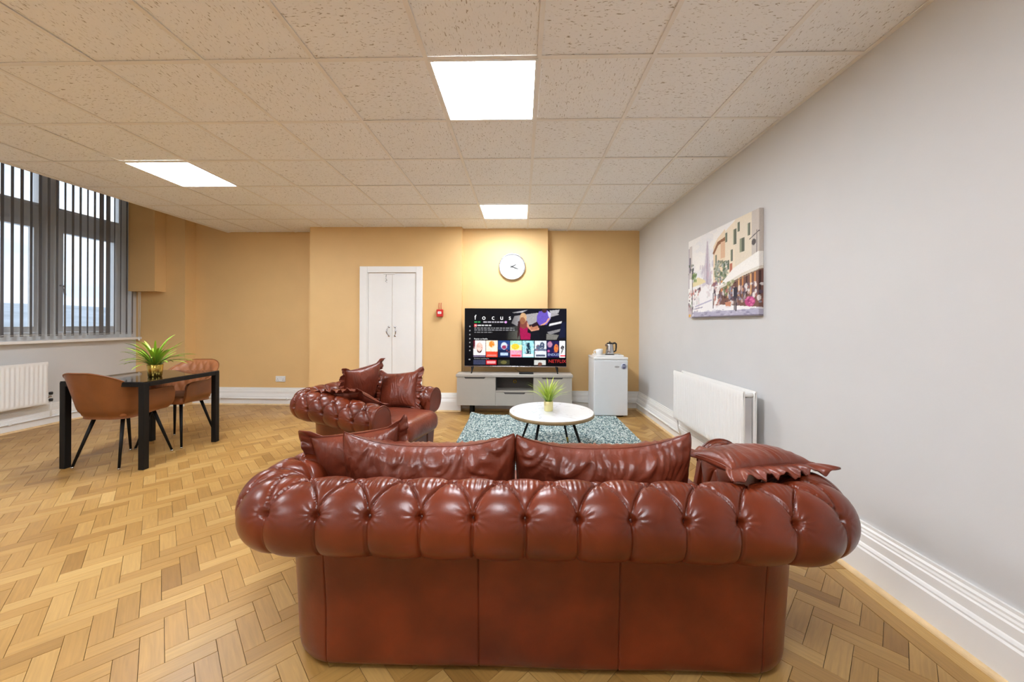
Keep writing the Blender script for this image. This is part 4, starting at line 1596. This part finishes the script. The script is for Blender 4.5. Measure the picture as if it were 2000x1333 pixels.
def front(name, a, b, c, d, cut0, cut1):
    """door or drawer front with a sloping finger-grip notch in its top edge"""
    poly = [(a, c), (b, c), (b, d), (cut1, d), (cut1 - 0.02, d - 0.022), (cut0 + 0.02, d - 0.022), (cut0, d), (a, d)]
    o_ = obj(name, prism(poly, 'y', 0.0, 0.018), M['taupe'], ts)
    obj('finger_grip', box(cut0 + 0.004, cut1 - 0.004, 0.008, 0.0175, d - 0.021, d - 0.001), M['taupe_dark'], o_)
    return o_


front('cabinet_door', -sw + 0.002, nx0 - 0.004, z0, z1 - 0.004, -sw + 0.10, -sw + 0.40)
front('cabinet_door', nx1 + 0.004, sw - 0.002, z0, z1 - 0.004, sw - 0.42, sw - 0.12)
front('drawer_front', nx0 - 0.001, nx1 + 0.001, z0, nz0 - 0.024, nx0 + 0.11, nx1 - 0.11)
for sx in (-1, 1):
    for yy_ in (0.05, sd - 0.06):
        obj('leg', box(sx * (sw - 0.20) - 0.022, sx * (sw - 0.20) + 0.022, yy_ - 0.02, yy_ + 0.02, 0, z0, 0.003, 1), M['black'], ts)

TVY = 5.27
tx0, tx1, tz0, tz1 = -0.808, 0.648, 0.668, 1.493
tv = thing('television', 'large flat television showing a film menu on the taupe stand', 'television', ((tx0 + tx1) / 2, TVY, zt + 0.0005))
tw = (tx1 - tx0) / 2
tb, tt = tz0 - zt, tz1 - zt
obj('bezel', box(-tw, tw, 0.0, 0.022, tb, tt, 0.003, 1), M['plastic_black'], tv)
obj('rear_housing', box(-tw * 0.8, tw * 0.8, 0.022, 0.06, tb + 0.06, tb + 0.5, 0.01, 2), M['plastic_black'], tv)
obj('bottom_trim', box(-tw, tw, -0.003, 0.018, tb - 0.012, tb, 0.002, 1), M['chrome'], tv)
for sx, px_ in ((-1, -0.60), (1, 0.58)):
    lg = bmesh.new()
    obj('foot', tube([(px_, 0.01, tb - 0.006), (px_ + sx * 0.015, -0.10, 0.006)], [0.012, 0.008], 8), M['black'], tv)
    obj('foot', tube([(px_ + sx * 0.02, 0.01, tb - 0.006), (px_ + sx * 0.035, 0.10, 0.006)], [0.012, 0.008], 8), M['black'], tv)


# ---- raster painting used for the flat pictures (screen and canvas)
class Raster:
    def __init__(self, w, h, col):
        self.w, self.h = w, h
        self.a = np.zeros((h, w, 3)) + np.array(col)[None, None, :]
        self.Y, self.X = np.mgrid[0:h, 0:w]
        self.u, self.v = (self.X + 0.5) / w, (self.Y + 0.5) / h

    def mask(self, m, col, al=1.0):
        m = m.astype(float) * al
        self.a = self.a * (1 - m[..., None]) + np.array(col)[None, None, :] * m[..., None]

    def rect(self, u0, v0, u1, v1, col, al=1.0):
        self.mask((self.u >= u0) & (self.u < u1) & (self.v >= v0) & (self.v < v1), col, al)

    def ell(self, u, v, ru, rv, col, al=1.0, soft=0.0):
        d = ((self.u - u) / ru) ** 2 + ((self.v - v) / rv) ** 2
        self.mask((d < 1) if not soft else np.clip((1 - d) / soft, 0, 1), col, al)

    def poly(self, pts, col, al=1.0):
        ins = np.zeros(self.u.shape, bool)
        n = len(pts)
        for i in range(n):
            x1, y1 = pts[i]
            x2, y2 = pts[(i + 1) % n]
            if y1 == y2:
                continue
            c = ((y1 > self.v) != (y2 > self.v)) & (self.u < (x2 - x1) * (self.v - y1) / (y2 - y1) + x1)
            ins ^= c
        self.mask(ins, col, al)

    def line(self, u0, v0, u1, v1, wd, col, al=1.0):
        dx, dy = u1 - u0, v1 - v0
        L2 = dx * dx + dy * dy + 1e-12
        t = np.clip(((self.u - u0) * dx + (self.v - v0) * dy) / L2, 0, 1)
        d = np.hypot(self.u - u0 - t * dx, self.v - v0 - t * dy)
        self.mask(d < wd, col, al)

    def dabs(self, n, u0, v0, u1, v1, ru, rv, cols, seed, al=0.8):
        rn = random.Random(seed)
        for _ in range(n):
            self.ell(rn.uniform(u0, u1), rn.uniform(v0, v1), ru * rn.uniform(0.5, 1.4), rv * rn.uniform(0.5, 1.4), rn.choice(cols), al)


def lin(r, g, b):
    return srgb(r, g, b)[:3]


def raster_mesh(ra_, pt):
    """one vertex per raster cell corner; pt(u,v) gives the 3-D point"""
    h, w = ra_.h, ra_.w
    Vv = np.zeros((w, h, 3))
    for i in range(w):
        for j in range(h):
            Vv[i, j] = pt(i / (w - 1), j / (h - 1))
    me = grid_mesh(Vv, smooth=False, flip=True)
    at = me.color_attributes.new('paint', 'FLOAT_COLOR', 'POINT')
    cols = np.ones((w, h, 4), np.float32)
    cols[..., :3] = np.transpose(ra_.a, (1, 0, 2))
    at.data.foreach_set('color', cols.reshape(-1))
    return me


def screen_picture():
    r = Raster(360, 204, lin(3, 3, 5))
    S = lambda x, y: ((x - 150) / 1735, (y - 115) / 975)   # from the enlarged crop
    # film still on the upper right: striped plaza, two figures from behind
    def sp(pts, col, al=1.0):
        r.poly([S(*p) for p in pts], col, al)

    def se(x, y, rx, ry, col, al=1.0, soft=0.0):
        u, v = S(x, y)
        r.ell(u, v, rx / 1735, ry / 975, col, al, soft)
    sp([(860, 120), (1880, 120), (1880, 645), (780, 645)], lin(12, 12, 22))
    sp([(1000, 240), (1350, 190), (1700, 170), (1760, 215), (1500, 290), (1300, 380), (1060, 420), (950, 360)], lin(150, 146, 148))
    sp([(960, 180), (1230, 135), (1130, 180), (990, 190)], lin(170, 168, 172))
    sp([(1600, 145), (1770, 130), (1750, 185), (1620, 190)], lin(160, 158, 160))
    sp([(1600, 370), (1810, 325), (1800, 360), (1590, 410)], lin(205, 203, 205))
    sp([(1560, 510), (1790, 455), (1770, 500), (1600, 560)], lin(120, 118, 120))
    sp([(860, 430), (1080, 400), (1100, 640), (850, 640)], lin(62, 62, 58))
    sp([(900, 520), (1080, 480), (1090, 640), (880, 640)], lin(88, 88, 80))
    sp([(1540, 540), (1760, 560), (1720, 640), (1540, 640)], lin(110, 108, 102))
    # woman in a crimson dress
    sp([(1090, 420), (1200, 330), (1230, 420), (1225, 520), (1280, 540), (1270, 640), (1110, 640), (1095, 540)], lin(150, 18, 70))
    sp([(1090, 300), (1220, 320), (1235, 420), (1160, 460), (1095, 420)], lin(120, 62, 52))
    sp([(1060, 330), (1100, 320), (1085, 560), (1050, 640), (1055, 480)], lin(60, 28, 30))
    sp([(1215, 340), (1290, 470), (1420, 440), (1420, 475), (1290, 500), (1215, 420)], lin(196, 140, 112))
    se(1150, 270, 58, 85, lin(190, 150, 110))
    se(1140, 320, 45, 60, lin(140, 90, 62))
    # man in a violet shirt
    sp([(1420, 160), (1560, 140), (1620, 200), (1610, 300), (1540, 400), (1430, 400), (1380, 330), (1385, 240)], lin(96, 76, 168))
    sp([(1560, 150), (1620, 190), (1615, 290), (1580, 240)], lin(190, 186, 224))
    sp([(1610, 280), (1560, 350), (1440, 440), (1430, 400), (1540, 340), (1580, 270)], lin(206, 150, 124))
    sp([(1430, 400), (1550, 385), (1545, 645), (1430, 645)], lin(8, 8, 14))
    se(1510, 145, 42, 40, lin(60, 36, 34))
    se(1340, 430, 70, 42, lin(168, 112, 86))
    sp([(1280, 390), (1390, 330), (1400, 400), (1310, 430)], lin(40, 20, 26))
    sp([(1800, 360), (1870, 330), (1870, 600), (1760, 610)], lin(16, 22, 46))
    # fade to the left
    fade = np.clip((r.u - 0.40) / 0.16, 0, 1)
    up_m = (r.v < 0.545)
    r.a = np.where((up_m & (r.u < 0.56))[..., None], r.a * fade[..., None] + np.array(lin(3, 3, 5)) * (1 - fade[..., None]), r.a)
    # rows of menu cards: plain generic designs in the colours of the originals
    cards = [(300, 505, lin(236, 224, 220)), (515, 712, lin(246, 222, 196)), (722, 920, lin(30, 62, 120)), (930, 1128, lin(226, 224, 160)),
             (1140, 1336, lin(150, 206, 214)), (1348, 1546, lin(206, 212, 220)), (1556, 1760, lin(30, 26, 70)), (1768, 1868, lin(238, 238, 236))]
    rn = random.Random(3)
    for k, (a, b, c) in enumerate(cards):
        u0, v0 = S(a, 660)
        u1, v1 = S(b, 940)
        r.rect(u0, v0, u1, v1, c)
        w_, h_ = u1 - u0, v1 - v0
        if k == 0:
            r.ell(u0 + w_ * .5, v0 + h_ * .42, w_ * .28, h_ * .30, lin(226, 176, 160))
            r.ell(u0 + w_ * .5, v0 + h_ * .60, w_ * .20, h_ * .16, lin(70, 34, 34))
            r.ell(u0 + w_ * .5, v0 + h_ * .52, w_ * .17, h_ * .14, lin(230, 190, 176))
            r.rect(u0, v0, u0 + w_ * .14, v0 + h_ * .5, lin(90, 20, 36))
            r.rect(u0, v0 + h_ * .88, u1, v1, lin(110, 100, 120))
        elif k == 1:
            r.ell(u0 + w_ * .5, v0 + h_ * .22, w_ * .24, h_ * .2, lin(226, 130, 40))
            r.rect(u0, v0 + h_ * .66, u1, v1, lin(210, 66, 44))
            r.rect(u0 + w_ * .1, v0 + h_ * .86, u1 - w_ * .1, v0 + h_ * .95, lin(250, 120, 110))
        elif k == 2:
            r.ell(u0 + w_ * .52, v0 + h_ * .32, w_ * .27, h_ * .22, lin(196, 206, 226))
            r.ell(u0 + w_ * .52, v0 + h_ * .40, w_ * .2, h_ * .12, lin(150, 50, 80))
            r.rect(u0, v0 + h_ * .55, u1, v1, lin(24, 36, 70))
            r.rect(u0 + w_ * .2, v0 + h_ * .74, u1 - w_ * .15, v0 + h_ * .9, lin(170, 190, 220))
        elif k == 3:
            r.rect(u0, v0, u1, v0 + h_ * .25, lin(150, 206, 190))
            r.ell(u0 + w_ * .45, v0 + h_ * .36, w_ * .34, h_ * .18, lin(240, 190, 50))
            r.rect(u0, v0 + h_ * .58, u1, v1, lin(224, 150, 176))
            r.rect(u0 + w_ * .1, v0 + h_ * .86, u1 - w_ * .1, v0 + h_ * .95, lin(236, 60, 70))
        elif k == 4:
            r.poly([(u0 + w_ * .4, v0 + h_ * .12), (u0 + w_ * .62, v0 + h_ * .12), (u0 + w_ * .75, v0 + h_ * .8), (u0 + w_ * .25, v0 + h_ * .8)], lin(20, 40, 56))
            r.dabs(22, u0, v0, u1, v0 + h_ * .75, w_ * .06, h_ * .06, [lin(60, 120, 136), lin(200, 236, 238), lin(30, 60, 76)], 5, .6)
            r.rect(u0 + w_ * .06, v0 + h_ * .80, u1 - w_ * .06, v0 + h_ * .95, lin(220, 244, 246))
        elif k == 5:
            r.ell(u0 + w_ * .65, v0 + h_ * .3, w_ * .2, h_ * .22, lin(60, 72, 96))
            r.ell(u0 + w_ * .3, v0 + h_ * .42, w_ * .18, h_ * .18, lin(80, 92, 116))
            r.rect(u0, v0 + h_ * .5, u1, v0 + h_ * .62, lin(90, 100, 124))
            r.rect(u0 + w_ * .1, v0 + h_ * .84, u1 - w_ * .1, v0 + h_ * .95, lin(70, 76, 96))
        elif k == 6:
            r.ell(u0 + w_ * .25, v0 + h_ * .22, w_ * .2, h_ * .18, lin(170, 120, 150))
            r.ell(u0 + w_ * .78, v0 + h_ * .45, w_ * .18, h_ * .25, lin(206, 110, 50))
            r.ell(u0 + w_ * .15, v0 + h_ * .62, w_ * .1, h_ * .08, lin(180, 80, 130))
        else:
            r.ell(u0 + w_ * .55, v0 + h_ * .42, w_ * .3, h_ * .14, lin(30, 24, 26))
            r.line(u0 + w_ * .35, v0 + h_ * .75, u0 + w_ * .6, v0 + h_ * .5, 0.006, lin(40, 30, 30))
            r.rect(u0 + w_ * .1, v0 + h_ * .86, u1, v0 + h_ * .95, lin(230, 70, 80))
    for k, (a, b, c) in enumerate(cards):
        u0, v0 = S(a, 660)
        u1, v1 = S(b, 940)
        pal = [tuple(min(1, x * 0.45) for x in c), tuple(min(1, x * 1.3 + 0.05) for x in c), tuple(min(1, x * 0.75) for x in c), lin(200, 90, 80), lin(60, 60, 80)]
        r.dabs(26, u0 + .006, v0 + .01, u1 - .006, v0 + (v1 - v0) * .8, .006, .012, pal, 40 + k, .35)
    for a, b, c in [(300, 505, lin(52, 56, 78)), (515, 695, lin(170, 18, 28)), (722, 920, lin(44, 46, 34)), (1340, 1540, lin(186, 186, 182))]:
        u0, v0 = S(a, 992)
        u1, v1 = S(b, 1070)
        r.rect(u0, v0, u1, v1, c)
    u0, v0 = S(1440, 1058)
    r.ell(u0, v0, .022, .03, lin(110, 70, 56))
    u0, v0 = S(820, 1030)
    r.ell(u0, v0, .03, .03, lin(96, 92, 50))
    r.rect(*S(530, 1010), *S(680, 1050), lin(230, 150, 150))
    # small print lines: grey streaks broken like words
    for yv, a, b, c, hh in ((445, 315, 1000, lin(150, 150, 152), 7), (482, 315, 1010, lin(146, 146, 150), 7), (518, 315, 625, lin(130, 130, 132), 7),
                            (402, 368, 605, lin(225, 225, 225), 11), (345, 470, 850, lin(200, 196, 205), 9), (345, 315, 420, lin(60, 170, 90), 9)):
        xv = a
        while xv < b:
            ln = rn.uniform(26, 62)
            u0, v0 = S(xv, yv - hh)
            u1, v1 = S(min(b, xv + ln), yv + hh)
            r.rect(u0, v0, u1, v1, c, 0.8)
            xv += ln + 14
    u0, v0 = S(852, 345)
    r.ell(u0, v0, 0.011, 0.02, lin(214, 150, 220))
    r.rect(*S(310, 378), *S(352, 428), lin(214, 40, 52))
    for yv in (420, 492, 560, 628, 695, 765, 832):
        u0, v0 = S(237, yv)
        r.ell(u0, v0, .0065, .012, lin(150, 150, 152))
    u0, v0 = S(233, 985)
    r.ell(u0, v0, .009, .012, lin(150, 150, 152))
    return r


scr = screen_picture()
scr.a = scr.a * (1 + 0.18 * rng.normal(0, 1, scr.a.shape[:2])[..., None]).clip(0.4, 1.6)
scr.a = sum(np.roll(np.roll(scr.a, i, 0), j, 1) * w_ for i, j, w_ in ((0, 0, .4), (1, 0, .15), (-1, 0, .15), (0, 1, .15), (0, -1, .15)))
iw = tw - 0.006
pic = obj('screen', raster_mesh(scr, lambda u, v: (-iw + 2 * iw * u, -0.0012, tt - 0.006 - (tt - tb - 0.012) * v)), M['screen'], tv)


def screen_text(body, x, y, size, m, align='LEFT', spacing=1.0):
    u, v = (x - 150) / 1735, (y - 115) / 975
    me = text_mesh(body, size, 0.0, align, spacing)
    obj('screen_lettering', me, M[m], pic, (-iw + 2 * iw * u, -0.0024, tt - 0.006 - (tt - tb - 0.012) * v), (PI / 2, 0, 0))


for ch, xx in zip('focus', (312, 442, 608, 752, 900)):
    screen_text(ch, xx, 303, 0.098, 'txt_white')
screen_text('Popular on Netflix', 308, 642, 0.026, 'txt_white')
screen_text('Continue watching for', 308, 978, 0.024, 'txt_dim')
screen_text('NETFLIX', 1585, 1035, 0.066, 'txt_red')
screen_text('ENDLESS', 1572, 915, 0.048, 'txt_blue')
screen_text('N', 316, 420, 0.040, 'txt_white')

bx_ = thing('set_top_box', 'flat black set-top box lying on the television stand', 'box', (0.075, 5.18, zt + 0.0005))
obj('casing', box(-0.10, 0.10, -0.05, 0.05, 0.002, 0.022, 0.004, 2), M['plastic_black'], bx_)
obj('cable', tube([(-0.06, 0.05, 0.012), (-0.10, 0.10, 0.02), (-0.16, 0.13, 0.05), (-0.12, 0.16, 0.09)], 0.0025, 6), M['plastic_black'], bx_)
obj('foot_pad', box(-0.08, 0.08, -0.04, 0.04, 0.0, 0.003), M['dark'], bx_)

# ================================================================== FRIDGE AND THE THINGS ON IT
FX0, FX1, FY0, FY1 = 1.002, 1.460, 5.07, 5.50
fg = thing('mini_fridge', 'small white fridge in the alcove with stickers on its door', 'fridge', ((FX0 + FX1) / 2, FY0, 0))
fw = (FX1 - FX0) / 2
obj('body', box(-fw, fw, 0.05, FY1 - FY0, 0.02, 0.785, 0.006), M['fridge'], fg)
obj('worktop', box(-fw - 0.004, fw + 0.004, 0.004, FY1 - FY0, 0.787, 0.822, 0.008, 3), M['ceramic'], fg)
dd_ = obj('fridge_door', box(-fw, fw, 0.0, 0.047, 0.025, 0.783, 0.010, 3), M['fridge'], fg)
obj('door_seal', box(-fw + 0.008, fw - 0.008, 0.044, 0.052, 0.035, 0.775), M['taupe'], fg)
for sx in (-1, 1):
    for yy_ in (0.09, 0.38):
        obj('foot', lathe([(0, 0), (0.018, 0), (0.018, 0.022), (0, 0.022)], 12), M['plastic_black'], fg, (sx * (fw - 0.05), yy_, 0))
obj('maker_badge', prism([(0.033 * math.cos(a), 0.011 * math.sin(a)) for a in np.linspace(0, 2 * PI, 24, endpoint=False)], 'y', -0.003, 0.001), M['chrome'], dd_, (0.08, 0, 0.693))
st_ = obj('round_sticker', lathe([(0, 0), (0.042, 0), (0.042, 0.0012), (0, 0.0012)], 32), M['pale_navy'], dd_, (0.175, 0.0, 0.70), (PI / 2, 0, 0))
for ang0, ang1 in ((25, 155), (205, 335)):
    pts = [(0.030 * math.cos(R(a)), 0.030 * math.sin(R(a))) for a in np.linspace(ang0, ang1, 14)]
    obj('sticker_print', prism(pts, 'z', 0.0011, 0.0018), M['navy'], st_)
obj('sticker_print', prism([(-0.028, -0.005), (0.028, -0.005), (0.028, 0.005), (-0.028, 0.005)], 'z', 0.0011, 0.0017), M['navy'], st_)

FT = 0.8225
ty = thing('serving_tray', 'white plastic tray under the kettle on the fridge', 'tray', (1.23, 5.27, FT))
obj('tray_base', box(-0.19, 0.19, -0.13, 0.13, 0.0, 0.006, 0.003, 2), M['ceramic'], ty)
tr_ = bmesh.new()
for a in ((-0.19, 0.19, -0.13, -0.122), (-0.19, 0.19, 0.122, 0.13), (-0.19, -0.182, -0.122, 0.122), (0.182, 0.19, -0.122, 0.122)):
    add_box(tr_, a[0], a[1], a[2], a[3], 0.006, 0.024)
obj('tray_rim', bm_mesh(tr_), M['ceramic'], ty)

kt = thing('electric_kettle', 'chrome electric kettle with black handle on the fridge', 'kettle', (1.262, 5.28, FT + 0.0065))
kt.scale = (0.82, 0.82, 0.9)
obj('power_base', lathe([(0, 0), (0.078, 0), (0.082, 0.006), (0.078, 0.018), (0, 0.02)], 32), M['plastic_black'], kt)
obj('body', lathe([(0, 0.021), (0.066, 0.021), (0.070, 0.03), (0.066, 0.09), (0.058, 0.16), (0.054, 0.185)], 36), M['chrome'], kt)
ld = obj('lid', lathe([(0.055, 0.185), (0.054, 0.196), (0.03, 0.206), (0, 0.208)], 32), M['plastic_black'], kt)
obj('lid_knob', lathe([(0.008, 0.206), (0.013, 0.214), (0.01, 0.222), (0, 0.223)], 16), M['plastic_black'], ld)
obj('handle', tube([(0.048, -0.01, 0.19), (0.085, -0.012, 0.198), (0.106, -0.013, 0.185), (0.108, -0.013, 0.13), (0.100, -0.012, 0.075), (0.066, -0.01, 0.06)], [0.014, 0.015, 0.015, 0.014, 0.013, 0.011], 10), M['plastic_black'], kt)
obj('spout', prism([(-0.048, -0.02), (-0.078, 0.0), (-0.048, 0.02)], 'z', 0.145, 0.182), M['chrome'], kt)


def mug(label, loc, rotz):
    t = thing('mug', label, 'mug', loc, rotz, 'white mugs on the fridge')
    obj('cup', lathe([(0, 0), (0.030, 0), (0.034, 0.004), (0.040, 0.05), (0.042, 0.088), (0.039, 0.088), (0.036, 0.05), (0.030, 0.008), (0, 0.007)], 28), M['ceramic'], t)
    obj('handle', tube([(0.038, 0, 0.075), (0.060, 0, 0.074), (0.068, 0, 0.055), (0.062, 0, 0.032), (0.037, 0, 0.024)], 0.006, 8), M['ceramic'], t)


mug('white mug on the left of the tray beside the kettle', (1.10, 5.24, FT + 0.0065), R(170))
mug('white mug half hidden behind the other mug', (1.135, 5.33, FT + 0.0065), R(200))
sp_ = thing('teaspoon', 'small steel teaspoon lying in the tray by the kettle', 'spoon', (1.17, 5.185, FT + 0.0115), R(20))
obj('spoon_handle', tube([(-0.05, 0, 0.0), (0.02, 0, 0.004), (0.045, 0, 0.0)], 0.0028, 6), M['chrome'], sp_)
obj('spoon_bowl', lathe([(0, -0.003), (0.010, -0.001), (0.013, 0.004), (0.012, 0.004), (0, 0.0)], 14), M['chrome'], sp_, (0.058, 0, 0))


# ================================================================== CANVAS PRINT
def canvas_picture():
    r = Raster(190, 190, lin(244, 243, 241))
    rn = random.Random(12)
    # pale sky, then distant spire
    r.dabs(60, 0.1, 0.0, 0.5, 0.5, .05, .05, [lin(238, 238, 240), lin(248, 246, 242), lin(232, 234, 238)], 1, .5)
    r.poly([(.28, .62), (.345, .10), (.36, .10), (.42, .62)], lin(214, 208, 216))
    r.poly([(.33, .62), (.352, .06), (.372, .62)], lin(184, 172, 188))
    r.dabs(40, .22, .38, .44, .62, .010, .035, [lin(206, 176, 190), lin(214, 206, 214), lin(190, 180, 196)], 2, .5)
    # left house edge
    r.rect(0, .10, .055, .62, lin(190, 184, 192))
    r.rect(.055, .08, .10, .5, lin(212, 206, 204))
    r.rect(.01, .20, .03, .40, lin(120, 112, 124))
    r.rect(.055, .22, .075, .42, lin(104, 104, 118))
    r.dabs(14, .0, .30, .12, .46, .012, .02, [lin(60, 60, 76), lin(150, 146, 160), lin(70, 90, 60)], 4)
    # right-hand houses
    r.poly([(.44, .20), (.50, .12), (.60, .05), (.60, .62), (.44, .62)], lin(238, 220, 192))
    r.poly([(.43, .27), (.50, .16), (.63, .13), (.63, .17), (.51, .20), (.45, .29)], lin(150, 104, 72))
    r.poly([(.60, .08), (.74, 0), (.74, .66), (.60, .66)], lin(240, 228, 206))
    r.poly([(.72, 0), (1, 0), (1, .66), (.72, .66)], lin(234, 224, 204))
    r.rect(.54, .18, .60, .36, lin(228, 190, 156))
    r.rect(.90, 0, 1, .52, lin(206, 198, 190))
    for (a, b, c, d) in ((.70, .10, .735, .26), (.745, .05, .775, .14), (.775, .22, .825, .36), (.67, .30, .695, .42), (.86, .10, .885, .22), (.47, .30, .49, .42), (.60, .10, .625, .2), (.58, .47, .61, .52), (.63, .40, .655, .50)):
        r.rect(a, b, c, d, lin(96, 104, 92))
        r.rect(a, b, a + (c - a) * .35, d, lin(150, 156, 132))
    r.line(.88, .26, .97, .21, .004, lin(80, 76, 80))
    r.line(.95, .2, .95, .40, .004, lin(70, 66, 72))
    r.ell(.92, .30, .022, .03, lin(90, 84, 84))
    r.rect(.66, .44, .69, .56, lin(196, 120, 96))
    # tree
    r.dabs(110, .46, .38, .64, .60, .014, .016, [lin(110, 130, 96), lin(150, 160, 140), lin(70, 96, 72), lin(176, 180, 176)], 6, .75)
    r.line(.535, .56, .535, .74, .006, lin(96, 86, 110))
    # shop front under the awning
    r.poly([(.52, .66), (1, .52), (1, .92), (.52, .86)], lin(120, 84, 74))
    for k in range(11):
        a = .55 + .042 * k
        r.rect(a, .60 - .002 * k, a + .016, .80, [lin(206, 140, 84), lin(70, 44, 42), lin(226, 176, 120)][k % 3])
    r.poly([(.52, .66), (.70, .50), (.96, .40), (1, .40), (1, .54), (.80, .57), (.54, .67)], lin(247, 245, 240))
    r.poly([(.53, .665), (.80, .57), (1, .53), (1, .56), (.80, .60), (.54, .69)], lin(226, 220, 208))
    r.line(.54, .69, 1, .56, .004, lin(150, 130, 110))
    # left umbrella, stall and people
    r.poly([(.10, .56), (.20, .50), (.31, .55), (.33, .58), (.20, .60), (.10, .61)], lin(236, 224, 178))
    r.dabs(22, .10, .44, .18, .54, .016, .02, [lin(120, 150, 80), lin(96, 124, 70), lin(170, 186, 130)], 7)
    r.dabs(60, .02, .64, .24, .90, .012, .022, [lin(90, 76, 96), lin(196, 150, 150), lin(120, 140, 110), lin(226, 206, 206), lin(70, 56, 72), lin(206, 120, 110)], 8)
    r.line(.105, .40, .105, .99, .006, lin(70, 72, 76))
    r.dabs(20, .34, .60, .50, .78, .016, .02, [lin(150, 90, 90), lin(120, 130, 110), lin(206, 170, 170), lin(120, 100, 130)], 9)
    # crowd at the tables
    r.dabs(130, .44, .68, 1, .88, .012, .022, [lin(60, 48, 60), lin(120, 96, 110), lin(206, 176, 166), lin(236, 230, 228), lin(90, 76, 96), lin(176, 110, 96), lin(150, 150, 170)], 10)
    r.dabs(22, .58, .62, .70, .76, .012, .016, [lin(150, 160, 110), lin(116, 130, 90), lin(196, 196, 160)], 14)
    r.poly([(.60, .84), (.68, .84), (.67, .90), (.615, .90)], lin(206, 140, 110))
    # street, shadows, waiter
    r.poly([(.12, .80), (.34, .60), (.44, .66), (.43, .86), (1, .93), (1, 1), (.10, 1), (.12, .90)], lin(244, 243, 245), .75)
    r.line(.16, .86, .42, .80, .008, lin(176, 172, 200), .8)
    r.line(.14, .89, .28, .875, .006, lin(150, 146, 176), .8)
    r.rect(.12, .93, 1, .99, lin(150, 146, 178), .75)
    r.dabs(80, .12, .92, 1, 1.0, .022, .008, [lin(176, 172, 200), lin(120, 114, 150), lin(206, 204, 220)], 15, .5)
    r.rect(.10, .985, 1, 1, lin(120, 112, 124))
    r.ell(.725, .68, .014, .022, lin(110, 76, 64))
    r.rect(.70, .70, .75, .80, lin(44, 44, 60))
    r.rect(.695, .71, .705, .79, lin(230, 228, 230))
    r.rect(.708, .80, .722, .93, lin(40, 38, 48))
    r.rect(.728, .80, .742, .94, lin(52, 48, 58))
    r.rect(.435, .72, .445, .90, lin(50, 46, 60))
    r.ell(.885, .86, .052, .048, lin(190, 70, 130))
    r.dabs(18, .84, .82, .93, .90, .012, .012, [lin(226, 120, 170), lin(150, 40, 100), lin(206, 90, 150)], 16)
    r.rect(.0, .86, .10, 1, lin(170, 140, 150), .6)
    r.ell(.06, .97, .02, .02, lin(230, 180, 90))
    # paint texture
    nz = rng.normal(0, 0.025, r.a.shape[:2])
    r.a = np.clip(r.a * (1 + nz[..., None]) , 0, 1)
    return r


CY0, CY1, CZ0, CZ1 = 2.748, 3.886, 1.345, 2.135
cv = thing('canvas_print', 'unframed canvas print of a sunlit cafe street on the grey wall', 'picture', (XR, (CY0 + CY1) / 2, CZ0))
cwd = (CY1 - CY0) / 2
obj('stretcher', box(-0.034, -0.001, -cwd + 0.001, cwd - 0.001, 0.001, CZ1 - CZ0 - 0.001), M['taupe'], cv)
hcv = CZ1 - CZ0
cpic = canvas_picture()


def canvas_pt(u, v):
    # the print wraps round the near and far edges of the stretcher
    e = 0.028
    if u > 1 - e:
        return (-0.0355 + 0.034 * (u - 1 + e) / e, -cwd - 0.0006, hcv * (1 - v))
    if u < e:
        return (-0.0355 + 0.034 * (e - u) / e, cwd + 0.0006, hcv * (1 - v))
    return (-0.0358, cwd - 2 * cwd * (u - e) / (1 - 2 * e), hcv * (1 - v))


obj('printed_canvas', raster_mesh(cpic, canvas_pt), M['canvas'], cv)
